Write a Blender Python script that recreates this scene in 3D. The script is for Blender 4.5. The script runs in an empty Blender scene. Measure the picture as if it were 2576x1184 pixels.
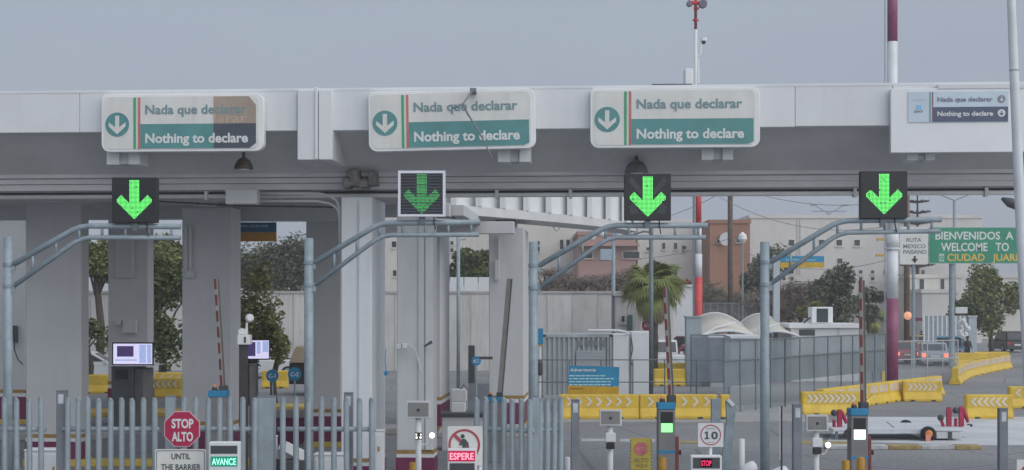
import bpy, bmesh, math, random
from mathutils import Matrix, Vector
random.seed(7)
SC = bpy.context.scene
COL = SC.collection
# ------------------------------------------------------------------ camera, sky, sun, exposure
F, CX, HY, H = 3773.4, 1288.0, 767.0, 3.9      # focal length, centre column, horizon row (units of a 2576-wide view), eye height
cam_d = bpy.data.cameras.new('camera'); cam = bpy.data.objects.new('camera', cam_d); COL.objects.link(cam)
cam.location = (0, 0, H); cam.rotation_euler = (math.radians(90), 0, 0)
cam_d.sensor_width = 36; cam_d.lens = F / 2576 * 36
cam_d.shift_y = (HY - 592) / 2576
cam_d.clip_start = 0.5; cam_d.clip_end = 3000
SC.camera = cam
W = bpy.data.worlds.new('World'); SC.world = W; W.use_nodes = True
wn = W.node_tree.nodes; wl = W.node_tree.links
bg = wn['Background']
sky = wn.new('ShaderNodeTexSky'); sky.sky_type = 'NISHITA'; sky.sun_disc = False
SUN_EL, SUN_AZ = 31, 132       # azimuth clockwise from +Y, the way the camera looks
sky.sun_elevation = math.radians(SUN_EL); sky.sun_rotation = math.radians(SUN_AZ)
sky.dust_density = 4; sky.air_density = 1.2
mixw = wn.new('ShaderNodeMix'); mixw.data_type = 'RGBA'; mixw.inputs['Factor'].default_value = 0.93
tcw = wn.new('ShaderNodeTexCoord'); mpw = wn.new('ShaderNodeMapping'); mpw.inputs['Scale'].default_value = (1.2, 1.2, 4)
nzw = wn.new('ShaderNodeTexNoise'); nzw.inputs['Scale'].default_value = 2.2; nzw.inputs['Detail'].default_value = 4
rmw = wn.new('ShaderNodeValToRGB')
rmw.color_ramp.elements[0].position = 0.3; rmw.color_ramp.elements[0].color = (3.55, 4.0, 4.95, 1)
rmw.color_ramp.elements[1].position = 0.7; rmw.color_ramp.elements[1].color = (3.95, 4.5, 5.3, 1)
wl.new(tcw.outputs['Generated'], mpw.inputs['Vector']); wl.new(mpw.outputs['Vector'], nzw.inputs['Vector'])
wl.new(nzw.outputs['Fac'], rmw.inputs['Fac'])
wl.new(sky.outputs['Color'], mixw.inputs['A']); wl.new(rmw.outputs['Color'], mixw.inputs['B'])
wl.new(mixw.outputs['Result'], bg.inputs['Color']); bg.inputs['Strength'].default_value = 0.0655
sun_d = bpy.data.lights.new('sun', 'SUN'); sun_d.energy = 1.5; sun_d.angle = math.radians(100); sun_d.color = (1.0, 0.99, 0.975)
sun = bpy.data.objects.new('sun', sun_d); COL.objects.link(sun)
_az, _el = math.radians(SUN_AZ), math.radians(SUN_EL)
sdir = Vector((math.sin(_az) * math.cos(_el), math.cos(_az) * math.cos(_el), math.sin(_el)))
sun.rotation_euler = sdir.to_track_quat('Z', 'Y').to_euler(); sun.location = sdir * 60
SC.view_settings.view_transform = 'Standard'; SC.view_settings.look = 'None'
SC.view_settings.gamma = 1; SC.view_settings.exposure = 0.66; SC.view_settings.use_curve_mapping = False
SC.cycles.max_bounces = 6; SC.cycles.transparent_max_bounces = 16
# ------------------------------------------------------------------ helpers
def X(dx, D): return (dx - CX) * D / F
def Z(dy, D): return H + (HY - dy) * D / F
def P(dx, dy, D): return Vector((X(dx, D), D, Z(dy, D)))
def gD(dy): return F * H / (dy - HY)          # distance of a ground point on that row
def lin(c): c /= 255.0; return c / 12.92 if c <= 0.04045 else ((c + 0.055) / 1.055) ** 2.4
def C(r, g, b, k=1.5): return tuple(min(0.82, lin(v) * k) for v in (r, g, b))
_M = {}
def mat(name, col, rough=0.6, var=0.10, scale=2.0, streak=0.0, bump=0.0, metal=0.0, alpha=1.0, emit=None, es=1.0, col2=None, grain=0.0, bscale=None):
    if name in _M: return _M[name]
    m = bpy.data.materials.new(name); m.use_nodes = True
    n = m.node_tree.nodes; l = m.node_tree.links; b = n['Principled BSDF']
    b.inputs['Roughness'].default_value = rough; b.inputs['Metallic'].default_value = metal
    tc = n.new('ShaderNodeTexCoord')
    oi = n.new('ShaderNodeObjectInfo')
    ad = n.new('ShaderNodeVectorMath'); ad.operation = 'ADD'
    sc = n.new('ShaderNodeVectorMath'); sc.operation = 'SCALE'; sc.inputs['Scale'].default_value = 37.0
    cb = n.new('ShaderNodeCombineXYZ'); l.new(oi.outputs['Random'], cb.inputs[0]); l.new(oi.outputs['Random'], cb.inputs[1])
    l.new(cb.outputs[0], sc.inputs[0]); l.new(tc.outputs['Object'], ad.inputs[0]); l.new(sc.outputs[0], ad.inputs[1])
    nz = n.new('ShaderNodeTexNoise'); nz.inputs['Scale'].default_value = scale; nz.inputs['Detail'].default_value = 7; nz.inputs['Roughness'].default_value = 0.62
    l.new(ad.outputs[0], nz.inputs['Vector'])
    mx = n.new('ShaderNodeMix'); mx.data_type = 'RGBA'
    c2 = col2 or tuple(max(0, c * (1 - 2.2 * var)) for c in col); c1 = tuple(min(0.9, c * (1 + (0 if col2 else 0.6 * var))) for c in col)
    mx.inputs['A'].default_value = (*c2, 1); mx.inputs['B'].default_value = (*c1, 1)
    mr = n.new('ShaderNodeMapRange'); mr.inputs['From Min'].default_value = 0.32; mr.inputs['From Max'].default_value = 0.62
    l.new(nz.outputs['Fac'], mr.inputs['Value']); l.new(mr.outputs['Result'], mx.inputs['Factor'])
    out = mx.outputs['Result']
    if streak:
        mp = n.new('ShaderNodeMapping'); mp.inputs['Scale'].default_value = (5, 5, 0.35); l.new(ad.outputs[0], mp.inputs['Vector'])
        n2 = n.new('ShaderNodeTexNoise'); n2.inputs['Scale'].default_value = 1.6; n2.inputs['Detail'].default_value = 5
        l.new(mp.outputs[0], n2.inputs['Vector'])
        r2 = n.new('ShaderNodeMapRange'); r2.inputs['From Min'].default_value = 0.48; r2.inputs['From Max'].default_value = 0.75
        r2.inputs['To Max'].default_value = streak
        l.new(n2.outputs['Fac'], r2.inputs['Value'])
        m2 = n.new('ShaderNodeMix'); m2.data_type = 'RGBA'; m2.inputs['B'].default_value = (0.10, 0.09, 0.08, 1)
        l.new(r2.outputs['Result'], m2.inputs['Factor']); l.new(out, m2.inputs['A']); out = m2.outputs['Result']
    if grain:
        n3 = n.new('ShaderNodeTexNoise'); n3.inputs['Scale'].default_value = 60; n3.inputs['Detail'].default_value = 3
        l.new(ad.outputs[0], n3.inputs['Vector'])
        m3 = n.new('ShaderNodeMix'); m3.data_type = 'RGBA'; m3.blend_type = 'MULTIPLY'; m3.inputs['Factor'].default_value = grain
        l.new(out, m3.inputs['A']); l.new(n3.outputs['Fac'], m3.inputs['B']); out = m3.outputs['Result']
    l.new(out, b.inputs['Base Color'])
    if bump:
        nb = n.new('ShaderNodeTexNoise'); nb.inputs['Scale'].default_value = bscale or scale * 8; nb.inputs['Detail'].default_value = 5
        l.new(ad.outputs[0], nb.inputs['Vector'])
        bp = n.new('ShaderNodeBump'); bp.inputs['Strength'].default_value = bump; bp.inputs['Distance'].default_value = 0.03
        l.new(nb.outputs['Fac'], bp.inputs['Height']); l.new(bp.outputs['Normal'], b.inputs['Normal'])
    if emit:
        b.inputs['Emission Color'].default_value = (*emit, 1); b.inputs['Emission Strength'].default_value = es
    if alpha < 1: b.inputs['Alpha'].default_value = alpha
    _M[name] = m
    return m
class MB:
    def __init__(s): s.v = []; s.f = []
    def add(s, vs, fs, M=None):
        o = len(s.v)
        s.v += [tuple(M @ Vector(p)) if M is not None else tuple(p) for p in vs]
        s.f += [tuple(i + o for i in f) for f in fs]
        return s
    def box(s, x0, x1, y0, y1, z0, z1, M=None):
        if x0 > x1: x0, x1 = x1, x0
        if y0 > y1: y0, y1 = y1, y0
        if z0 > z1: z0, z1 = z1, z0
        return s.add([(x0,y0,z0),(x1,y0,z0),(x1,y1,z0),(x0,y1,z0),(x0,y0,z1),(x1,y0,z1),(x1,y1,z1),(x0,y1,z1)],
                     [(3,2,1,0),(4,5,6,7),(0,1,5,4),(1,2,6,5),(2,3,7,6),(3,0,4,7)], M)
    def prism(s, pts, y0, y1, M=None):
        """outline in x-z, seen from -y counter-clockwise, pushed along y"""
        n = len(pts)
        a = sum(pts[i][0] * pts[(i+1) % n][1] - pts[(i+1) % n][0] * pts[i][1] for i in range(n))
        if a < 0: pts = pts[::-1]
        vs = [(x, y0, z) for x, z in pts] + [(x, y1, z) for x, z in pts]
        fs = [tuple(range(n)), tuple(range(2*n-1, n-1, -1))] + [(i, n+i, n+(i+1) % n, (i+1) % n) for i in range(n)]
        return s.add(vs, fs, M)
    def prism_x(s, pts, x0, x1, M=None):
        """outline in y-z pushed along x"""
        n = len(pts)
        a = sum(pts[i][0] * pts[(i+1) % n][1] - pts[(i+1) % n][0] * pts[i][1] for i in range(n))
        if a < 0: pts = pts[::-1]
        vs = [(x0, y, z) for y, z in pts] + [(x1, y, z) for y, z in pts]
        fs = [tuple(range(n-1, -1, -1)), tuple(range(n, 2*n))] + [(i, (i+1) % n, n+(i+1) % n, n+i) for i in range(n)]
        return s.add(vs, fs, M)
    def prism_z(s, pts, z0, z1, M=None):
        n = len(pts)
        a = sum(pts[i][0] * pts[(i+1) % n][1] - pts[(i+1) % n][0] * pts[i][1] for i in range(n))
        if a < 0: pts = pts[::-1]
        vs = [(x, y, z0) for x, y in pts] + [(x, y, z1) for x, y in pts]
        fs = [tuple(range(n-1, -1, -1)), tuple(range(n, 2*n))] + [(i, (i+1) % n, n+(i+1) % n, n+i) for i in range(n)]
        return s.add(vs, fs, M)
    def tube(s, pts, r, n=8, M=None):
        pts = [Vector(p) for p in pts]; k = len(pts)
        rs = r if isinstance(r, (list, tuple)) else [r] * k
        vs = []; up = None
        for i, p in enumerate(pts):
            t = (pts[min(i+1, k-1)] - pts[max(i-1, 0)]).normalized()
            if up is None:
                up = t.cross(Vector((0, 1, 0)) if abs(t.y) < 0.9 else Vector((1, 0, 0))).normalized()
            else:
                up = (up - t * up.dot(t)).normalized()
            w = t.cross(up)
            for j in range(n):
                a = 2 * math.pi * (j + 0.5) / n
                vs.append(p + (up * math.cos(a) + w * math.sin(a)) * rs[i])
        fs = [(i*n+j, i*n+(j+1) % n, (i+1)*n+(j+1) % n, (i+1)*n+j) for i in range(k-1) for j in range(n)]
        fs += [tuple(range(n-1, -1, -1)), tuple(range((k-1)*n, k*n))]
        return s.add(vs, fs, M)
    def lathe(s, prof, c=(0,0,0), n=16, M=None):
        vs = [(c[0] + r*math.cos(2*math.pi*j/n), c[1] + r*math.sin(2*math.pi*j/n), c[2] + z) for r, z in prof for j in range(n)]
        k = len(prof)
        fs = [(i*n+j, i*n+(j+1) % n, (i+1)*n+(j+1) % n, (i+1)*n+j) for i in range(k-1) for j in range(n)]
        fs += [tuple(range(n-1, -1, -1)), tuple(range((k-1)*n, k*n))]
        return s.add(vs, fs, M)
    def ball(s, c, r, n=10, M=None):
        r3 = r if isinstance(r, (list, tuple)) else (r, r, r)
        k = max(4, n // 2); vs = []
        for i in range(1, k):
            th = math.pi * i / k
            vs += [(c[0] + r3[0]*math.sin(th)*math.cos(2*math.pi*j/n), c[1] + r3[1]*math.sin(th)*math.sin(2*math.pi*j/n), c[2] - r3[2]*math.cos(th)) for j in range(n)]
        fs = [(i*n+j, i*n+(j+1) % n, (i+1)*n+(j+1) % n, (i+1)*n+j) for i in range(k-2) for j in range(n)]
        b = len(vs); vs += [(c[0], c[1], c[2]-r3[2]), (c[0], c[1], c[2]+r3[2])]
        fs += [(b, (j+1) % n, j) for j in range(n)] + [(b+1, (k-2)*n+j, (k-2)*n+(j+1) % n) for j in range(n)]
        return s.add(vs, fs, M)
    def mesh(s, name, m, origin=(0,0,0), smooth=False):
        me = bpy.data.meshes.new(name)
        o = Vector(origin)
        me.from_pydata([tuple(Vector(p) - o) for p in s.v], [], s.f)
        me.materials.append(m)
        if smooth:
            me.polygons.foreach_set('use_smooth', [len(p.vertices) < 5 for p in me.polygons])
        me.update()
        return me
    def build(s, name, m, parent=None, origin=(0,0,0), smooth=False, bevel=0.0, seg=1):
        o = bpy.data.objects.new(name, s.mesh(name, m, origin, smooth)); COL.objects.link(o)
        if parent is not None: o.parent = parent
        if bevel:
            md = o.modifiers.new('bevel', 'BEVEL'); md.width = bevel; md.segments = seg; md.limit_method = 'ANGLE'
        return o
def tag(o, label=None, cat=None, group=None, kind=None):
    if label: o['label'] = label
    if cat: o['category'] = cat
    if group: o['group'] = group
    if kind: o['kind'] = kind
    return o
def thing(name, label, cat, loc=(0,0,0), rotz=0.0, group=None):
    o = bpy.data.objects.new(name, None); COL.objects.link(o); o.location = loc; o.rotation_euler = (0, 0, rotz)
    o.empty_display_size = 0.2
    return tag(o, label, cat, group)
def kids(o): return [c for c in bpy.data.objects if c.parent == o]
def dup(root, loc=None, rotz=None, label=None, group=None, parent=None):
    r = root.copy(); COL.objects.link(r)
    if parent is not None: r.parent = parent
    if loc is not None: r.location = loc
    if rotz is not None: r.rotation_euler = (root.rotation_euler[0], root.rotation_euler[1], rotz)
    if label: r['label'] = label
    if group: r['group'] = group
    for ch in kids(root): dup(ch, parent=r)
    return r
def inst(mesh, name, parent, loc=(0,0,0), rot=(0,0,0), scale=(1,1,1)):
    o = bpy.data.objects.new(name, mesh); COL.objects.link(o); o.parent = parent
    o.location = loc; o.rotation_euler = rot; o.scale = scale
    return o
def text(body, x0, x1, zb, zt, y, m, parent, origin=(0,0,0), name='lettering', bold=0.0, depth=0.004, M=None):
    """flat lettering facing -y, fitted into x0..x1 and zb..zt (cap height)"""
    cu = bpy.data.curves.new('t', 'FONT'); cu.body = body; cu.size = 1.0; cu.offset = bold; cu.resolution_u = 3
    to = bpy.data.objects.new('t', cu); COL.objects.link(to)
    dg = bpy.context.evaluated_depsgraph_get(); dg.update()
    me0 = bpy.data.meshes.new_from_object(to.evaluated_get(dg))
    vs = [tuple(v.co) for v in me0.vertices]; fs = [tuple(p.vertices) for p in me0.polygons]
    bpy.data.objects.remove(to); bpy.data.curves.remove(cu); bpy.data.meshes.remove(me0)
    if not vs: return None
    ax = min(v[0] for v in vs); bx = max(v[0] for v in vs)
    cap = 0.727
    mb = MB(); sx = (x1 - x0) / (bx - ax); sz = (zt - zb) / cap
    mb.add([(x0 + (v[0]-ax)*sx, y, zb + v[1]*sz) for v in vs], fs, M)
    return mb.build(name, m, parent, origin)
def rrect(x0, x1, z0, z1, r, n=5, corners=(1,1,1,1)):
    """rounded outline; corners = bottom-left, bottom-right, top-right, top-left"""
    pts = []
    for k, (cx, cz, a0) in enumerate(((x0+r, z0+r, 180), (x1-r, z0+r, 270), (x1-r, z1-r, 0), (x0+r, z1-r, 90))):
        rr = r if corners[k] == 1 else r * corners[k]
        ccx = x0+rr if k in (0, 3) else x1-rr; ccz = z0+rr if k in (0, 1) else z1-rr
        for i in range(n+1):
            a = math.radians(a0 + 90*i/n); pts.append((ccx + rr*math.cos(a), ccz + rr*math.sin(a)))
    return pts
def circ(cx, cz, r, n=24): return [(cx + r*math.cos(2*math.pi*i/n), cz + r*math.sin(2*math.pi*i/n)) for i in range(n)]
def ring(mb, cx, cz, r0, r1, y0, y1, n=28, M=None):
    for i in range(n):
        a, b = 2*math.pi*i/n, 2*math.pi*(i+1)/n
        mb.prism([(cx+r0*math.cos(a), cz+r0*math.sin(a)), (cx+r1*math.cos(a), cz+r1*math.sin(a)), (cx+r1*math.cos(b), cz+r1*math.sin(b)), (cx+r0*math.cos(b), cz+r0*math.sin(b))], y0, y1, M)
    return mb
# ------------------------------------------------------------------ materials
m_white = mat('white_paint', (0.69, 0.71, 0.73), 0.6, 0.03, 0.6, streak=0.05, bump=0.04)
m_soffit = mat('soffit_paint', (0.60, 0.605, 0.61), 0.75, 0.05, 0.8, streak=0.05)
m_col = mat('column_paint', (0.56, 0.575, 0.59), 0.7, 0.04, 0.5, streak=0.05, bump=0.03)
m_gold = mat('ochre_band', C(134, 108, 62), 0.7, 0.12, 4)
m_maroon = mat('maroon_paint', C(92, 28, 62, 1.6), 0.55, 0.12, 2, streak=0.15)
m_steel = mat('galvanised_steel', (0.28, 0.345, 0.385), 0.5, 0.10, 5, metal=0.1)
m_steel_d = mat('dark_steel', (0.16, 0.19, 0.21), 0.5, 0.10, 5, metal=0.2)
m_grey = mat('grey_post_paint', (0.20, 0.22, 0.25), 0.55, 0.10, 2, streak=0.1)
m_pale = mat('fence_steel', (0.31, 0.37, 0.405), 0.5, 0.08, 3, streak=0.10, metal=0.05)
m_black = mat('black_plastic', (0.018, 0.02, 0.024), 0.45, 0.1, 3)
m_dark = mat('charcoal', (0.06, 0.065, 0.075), 0.55, 0.1, 3)
m_signw = mat('sign_white', (0.70, 0.70, 0.675), 0.5, 0.04, 1.5, streak=0.08)
m_signf = mat('sign_frame', (0.78, 0.79, 0.80), 0.5, 0.04, 1.5)
m_green = mat('sign_green', C(72, 118, 118, 1.55), 0.5, 0.06, 2)
m_gtext = mat('sign_grey_green', C(100, 126, 130, 1.4), 0.5, 0.05, 2)
m_fgreen = mat('flag_green', C(60, 135, 100, 1.5), 0.5, 0.05, 2)
m_fred = mat('flag_red', C(165, 95, 92, 1.5), 0.5, 0.1, 2)
m_letw = mat('letter_white', (0.70, 0.72, 0.72), 0.5, 0.03, 2)
m_tan = mat('faded_tan', C(150, 136, 124, 1.3), 0.6, 0.07, 2)
m_navy = mat('faded_navy', C(68, 74, 84, 1.3), 0.6, 0.07, 2)
m_yel = mat('barrier_yellow', (0.72, 0.49, 0.05), 0.5, 0.08, 1.5, streak=0.12)
m_ppink = mat('reflector_sheet', (0.62, 0.52, 0.40), 0.5, 0.08, 2)
m_chev = mat('chevron_white', (0.70, 0.66, 0.62), 0.5, 0.06, 3)
m_red = mat('red_paint', C(176, 60, 62, 1.5), 0.5, 0.1, 2)
m_dred = mat('dark_red_stripe', C(112, 42, 44, 1.0), 0.5, 0.1, 4)
m_blue = mat('sign_blue', C(32, 112, 150, 1.5), 0.5, 0.07, 2)
m_ybrd = mat('sign_yellow', C(165, 132, 30, 1.5), 0.5, 0.08, 2)
m_asph = None
m_conc = mat('concrete', (0.42, 0.415, 0.41), 0.85, 0.10, 0.8, streak=0.18, bump=0.1)
m_wood = mat('weathered_wood', (0.12, 0.085, 0.07), 0.8, 0.2, 3, streak=0.2)
m_glass = mat('dark_glass', (0.05, 0.06, 0.065), 0.12, 0.1, 2)
m_tyre = mat('tyre_rubber', (0.02, 0.02, 0.022), 0.8, 0.1, 3)
m_chrome = mat('wheel_alloy', (0.45, 0.46, 0.47), 0.35, 0.1, 3, metal=0.5)
m_orange = mat('amber_plastic', C(200, 120, 60, 1.4), 0.4, 0.1, 3)
m_ltail = mat('tail_lamp', (0.5, 0.02, 0.02), 0.3, 0.05, 3)
m_ltail_on = mat('tail_lamp_lit', (0.5, 0.05, 0.03), 0.3, 0.05, 3, emit=(1.0, 0.18, 0.08), es=1.3)
m_cream = mat('cream_plaster', (0.62, 0.60, 0.56), 0.8, 0.06, 0.15, streak=0.10)
m_bwhite = mat('white_plaster', (0.64, 0.63, 0.61), 0.8, 0.06, 0.15, streak=0.10)
m_pink = mat('pink_plaster', (0.42, 0.27, 0.245), 0.8, 0.08, 0.2, streak=0.1)
m_brown = mat('terracotta_plaster', (0.36, 0.19, 0.13), 0.8, 0.08, 0.2, streak=0.1)
m_win = mat('window_glass', (0.035, 0.045, 0.045), 0.2, 0.3, 0.4)
# ------------------------------------------------------------------ ground
def ground_mat():
    m = bpy.data.materials.new('worn_asphalt'); m.use_nodes = True
    n = m.node_tree.nodes; l = m.node_tree.links; b = n['Principled BSDF']; b.inputs['Roughness'].default_value = 0.82
    tc = n.new('ShaderNodeTexCoord')
    a = n.new('ShaderNodeTexNoise'); a.inputs['Scale'].default_value = 0.09; a.inputs['Detail'].default_value = 8; a.inputs['Roughness'].default_value = 0.65
    mp = n.new('ShaderNodeMapping'); mp.inputs['Scale'].default_value = (0.35, 1.0, 1); mp.inputs['Rotation'].default_value = (0, 0, 0.6)
    l.new(tc.outputs['Object'], mp.inputs['Vector']); l.new(mp.outputs[0], a.inputs['Vector'])
    r = n.new('ShaderNodeValToRGB')
    r.color_ramp.elements[0].position = 0.34; r.color_ramp.elements[0].color = (0.175, 0.178, 0.19, 1)
    r.color_ramp.elements[1].position = 0.68; r.color_ramp.elements[1].color = (0.30, 0.297, 0.305, 1)
    l.new(a.outputs['Fac'], r.inputs['Fac'])
    g = n.new('ShaderNodeTexNoise'); g.inputs['Scale'].default_value = 9; g.inputs['Detail'].default_value = 6
    l.new(tc.outputs['Object'], g.inputs['Vector'])
    mx = n.new('ShaderNodeMix'); mx.data_type = 'RGBA'; mx.blend_type = 'OVERLAY'; mx.inputs['Factor'].default_value = 0.55
    l.new(r.outputs['Color'], mx.inputs['A']); l.new(g.outputs['Fac'], mx.inputs['B'])
    v = n.new('ShaderNodeTexVoronoi'); v.feature = 'DISTANCE_TO_EDGE'; v.inputs['Scale'].default_value = 0.22
    wv = n.new('ShaderNodeMix'); wv.data_type = 'RGBA'; wv.inputs['Factor'].default_value = 0.10
    l.new(tc.outputs['Object'], wv.inputs['A']); l.new(g.outputs['Color'], wv.inputs['B'])
    l.new(wv.outputs['Result'], v.inputs['Vector'])
    cr = n.new('ShaderNodeMapRange'); cr.inputs['From Max'].default_value = 0.012; cr.inputs['To Min'].default_value = 0.6
    l.new(v.outputs['Distance'], cr.inputs['Value'])
    m2 = n.new('ShaderNodeMix'); m2.data_type = 'RGBA'; m2.blend_type = 'MULTIPLY'; m2.inputs['Factor'].default_value = 1
    l.new(mx.outputs['Result'], m2.inputs['A']); l.new(cr.outputs['Result'], m2.inputs['B'])
    l.new(m2.outputs['Result'], b.inputs['Base Color'])
    bp = n.new('ShaderNodeBump'); bp.inputs['Strength'].default_value = 0.25; bp.inputs['Distance'].default_value = 0.02
    l.new(g.outputs['Fac'], bp.inputs['Height']); l.new(bp.outputs['Normal'], b.inputs['Normal'])
    return m
m_asph = ground_mat()
g = MB(); g.add([(-700, -60, 0), (700, -60, 0), (700, 960, 0), (-700, 960, 0)], [(0, 1, 2, 3)])
tag(g.build('ground', m_asph), kind='structure')
m_pad = mat('pale_concrete', (0.40, 0.40, 0.40), 0.85, 0.09, 0.7, bump=0.1, grain=0.2)
m_linew = mat('worn_white_marking', (0.52, 0.53, 0.53), 0.7, 0.18, 3)
m_liney = mat('worn_yellow_marking', (0.42, 0.32, 0.13), 0.7, 0.2, 3)
def patch(name, pts, z, m, kind='structure', thick=0.0):
    mb = MB()
    if thick: mb.prism_z(pts, 0.0, z)
    else: mb.add([(x, y, z) for x, y in pts], [tuple(range(len(pts)))] )
    o = mb.build(name, m); tag(o, kind=kind); return o
def gp(dx, dy): d = gD(dy); return (X(dx, d), d)
# concrete verge with a kerb under the long barrier row and along the wire fence
patch('kerb', [gp(1330, 1064), gp(1700, 1064), gp(2020, 1062), gp(2100, 1040), (X(2230, 63), 63), (X(2230, 64.5), 64.5), (X(1640, 54), 54), (X(1330, 54), 54)], 0.03, m_pad, thick=1)
# pale concrete pad where the trailer stands
patch('pavement', [gp(2080, 1112), gp(2500, 1122), gp(2800, 1120), gp(2800, 1050), gp(2120, 1050)], 0.006, mat('white_concrete', (0.58, 0.60, 0.62), .8, .10, .5, bump=.08))
patch('road_marking', [gp(1462, 1112), gp(1532, 1112), gp(1532, 1105), gp(1462, 1105)], 0.008, m_linew)
patch('road_marking', [gp(1560, 1113), gp(1648, 1113), gp(1648, 1106), gp(1560, 1106)], 0.008, m_linew)
patch('road_marking', [gp(1698, 1116), gp(1790, 1116), gp(1790, 1110), gp(1698, 1110)], 0.008, m_liney)
patch('road_marking', [gp(2000, 1118), gp(2140, 1120), gp(2140, 1112), gp(2000, 1110)], 0.008, m_liney)
# painted kerb stones: yellow, white, yellow
def kerb_seg(dx0, dx1, m):
    d0 = gD(1132)
    mb = MB(); mb.box(X(dx0, d0), X(dx1, d0), d0, d0 + 0.45, 0, 0.11)
    tag(mb.build('kerb', m, bevel=0.015), kind='structure')
kerb_seg(2080, 2235, m_linew); kerb_seg(2236, 2318, m_liney); kerb_seg(2319, 2403, m_linew); kerb_seg(2404, 2470, m_liney)
# road edge of the far road with a yellow kerb
tag(MB().box(X(2440, 176), X(2640, 176), 176, 177, 0, 0.35).build('kerb', mat('kerb_yellow', (0.55, 0.40, 0.08), 0.7, 0.15, 1)), kind='structure')
patch('pavement', [(X(2400, 177), 177), (X(2640, 177), 177), (X(2640, 215), 215), (X(2400, 215), 215)], 0.4, m_pad)
m_ykerb = mat('kerb_yellow', (0.55, 0.40, 0.08), 0.7, 0.15, 1)
# ------------------------------------------------------------------ customs canopy (local frame: x along the facade, y into depth)
TH = math.atan(0.0649); cT, sT = math.cos(TH), math.sin(TH); OY = 29.92
def loc(dx, D):
    """local x, depth of the point that stands on column dx at distance D"""
    xw, yw = X(dx, D), D - OY
    return xw * cT - yw * sT, xw * sT + yw * cT
def locx(dx, d):
    k = (dx - CX) / F
    x = (k * (OY + d * cT) - d * sT) / (cT + k * sT)
    return x, OY - x * sT + d * cT
CANOPY = thing('customs_canopy', 'long white concrete customs canopy with grey soffit over the lanes', 'canopy', (0, OY, 0), -TH)
zb, zt = 7.40, 8.22
XL, XR = -17, 17.5
# fascia panels
xs = [XL, locx(-300, 0)[0], locx(200, 0)[0], locx(748, 0)[0], locx(835, 0)[0], locx(1140, 0)[0], locx(1640, 0)[0], locx(2000, 0)[0], locx(2245, 0)[0], locx(2620, 0)[0], XR]
for i in range(len(xs) - 1):
    z0 = zb
    MB().box(xs[i] + 0.004, xs[i+1] - 0.004, 0.0 + 0.002 * (i % 2), 0.35, z0 + (0.012 if i in (7,) else 0), zt + 0.004 * (i % 3)).build('fascia_panel', m_white, CANOPY, bevel=0.01)
MB().box(XL, XR, -0.006, 0.45, zt - 0.03, zt + 0.03).build('coping', m_white, CANOPY, bevel=0.008)
# roof slab
xm = locx(985, 3)[0]
MB().box(XL, xm, 0.36, 14.0, 7.55, 8.1).build('roof_slab', m_soffit, CANOPY)
MB().box(xm + .003, XR, 0.36, 4.2, 7.55, 8.1).build('roof_slab', m_soffit, CANOPY)
# sloping soffit behind the fascia
zs = 6.70; ds = 1.75
MB().prism_x([(0.352, zb + 0.03), (ds, zs), (ds, 7.5), (0.352, 7.54)], XL, XR).build('soffit', m_soffit, CANOPY)
# stepped edge beam
MB().box(XL, XR, ds + 0.002, ds + 0.5, 6.62, 7.5).build('edge_beam', m_soffit, CANOPY, bevel=0.01)
MB().box(XL, XR, ds + 0.10, ds + 0.75, 6.50, 6.615).build('edge_beam', m_soffit, CANOPY, bevel=0.01)
MB().box(XL, XR, ds + 0.16, ds + 0.9, 6.36, 6.495).build('edge_beam', m_soffit, CANOPY, bevel=0.01)
MB().tube([(XL, ds + 0.35, 6.31), (XR, ds + 0.35, 6.31)], 0.03, 6).build('conduit', m_dark, CANOPY)
MB().tube([(XL, ds + 0.3, 6.235), (XR, ds + 0.3, 6.235)], 0.05, 8).build('conduit', m_soffit, CANOPY, smooth=True)
MB().tube([(XL, ds + 0.4, 6.50), (XR, ds + 0.06, 6.50)], 0.02, 6).build('conduit', m_soffit, CANOPY, smooth=True)
for dx in (305, 520, 1250, 1435, 2150, 2480):
    x, D = locx(dx, ds + 0.3)
    MB().box(x - 0.035, x + 0.035, ds + 0.22, ds + 0.42, 6.16, 6.345).build('pipe_clip', m_soffit, CANOPY)
# downstand pier with a joint
a = locx(748, -0.12)[0]; b = locx(800, -0.12)[0]; c = locx(836, -0.12)[0]
MB().box(a, b - 0.01, -0.12, 1.5, 6.80, zt - 0.02).build('downstand', m_white, CANOPY, bevel=0.012)
MB().box(b + 0.01, c, -0.135, 1.5, 6.80, zt - 0.02).build('downstand', m_white, CANOPY, bevel=0.012)
MB().box(b - 0.06, b + 0.0, -0.16, -0.125, 6.81, zt + 0.03).build('drain_pipe', m_white, CANOPY, bevel=0.01)
# the ceiling beyond, longitudinal and cross beams
MB().box(XL, locx(960, 2.8)[0], 2.72, 13.5, 6.55, 6.75).build('ceiling', m_soffit, CANOPY)
MB().box(locx(985, 12)[0], locx(1125, 12)[0], 2.72, 16.0, 6.62, 6.75).build('ceiling', m_soffit, CANOPY)
def beam(dx0, dx1, D, z0, z1, w=0.4, m=None):
    x0, d = loc(dx0, D); x1 = locx(dx1, d)[0]
    MB().box(x0, x1, d, d + w, z0, z1).build('beam', m or m_col, CANOPY, bevel=0.01)
beam(-500, 700, 35.0, 6.28, 6.6, 0.35)
beam(590, 858, 38.5, 6.05, 6.55, 0.5)
beam(-500, 600, 41.0, 6.20, 6.6, 0.4)
beam(960, 1292, 45.6, 6.05, 6.42, 0.5)
beam(960, 1130, 40.0, 6.25, 6.6, 0.5)
def cross_beam(dx, D0, D1, z0, z1, w=0.35):
    x0, d0 = loc(dx, D0); _, d1 = loc(dx, D1)
    MB().box(x0, x0 + w, d0, d1, z0, z1).build('beam', m_col, CANOPY, bevel=0.01)
cross_beam(100, 33.9, 43, 6.32, 6.56); cross_beam(500, 36.5, 43, 6.3, 6.56); cross_beam(1135, 40.6, 46, 6.3, 6.6)
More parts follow.
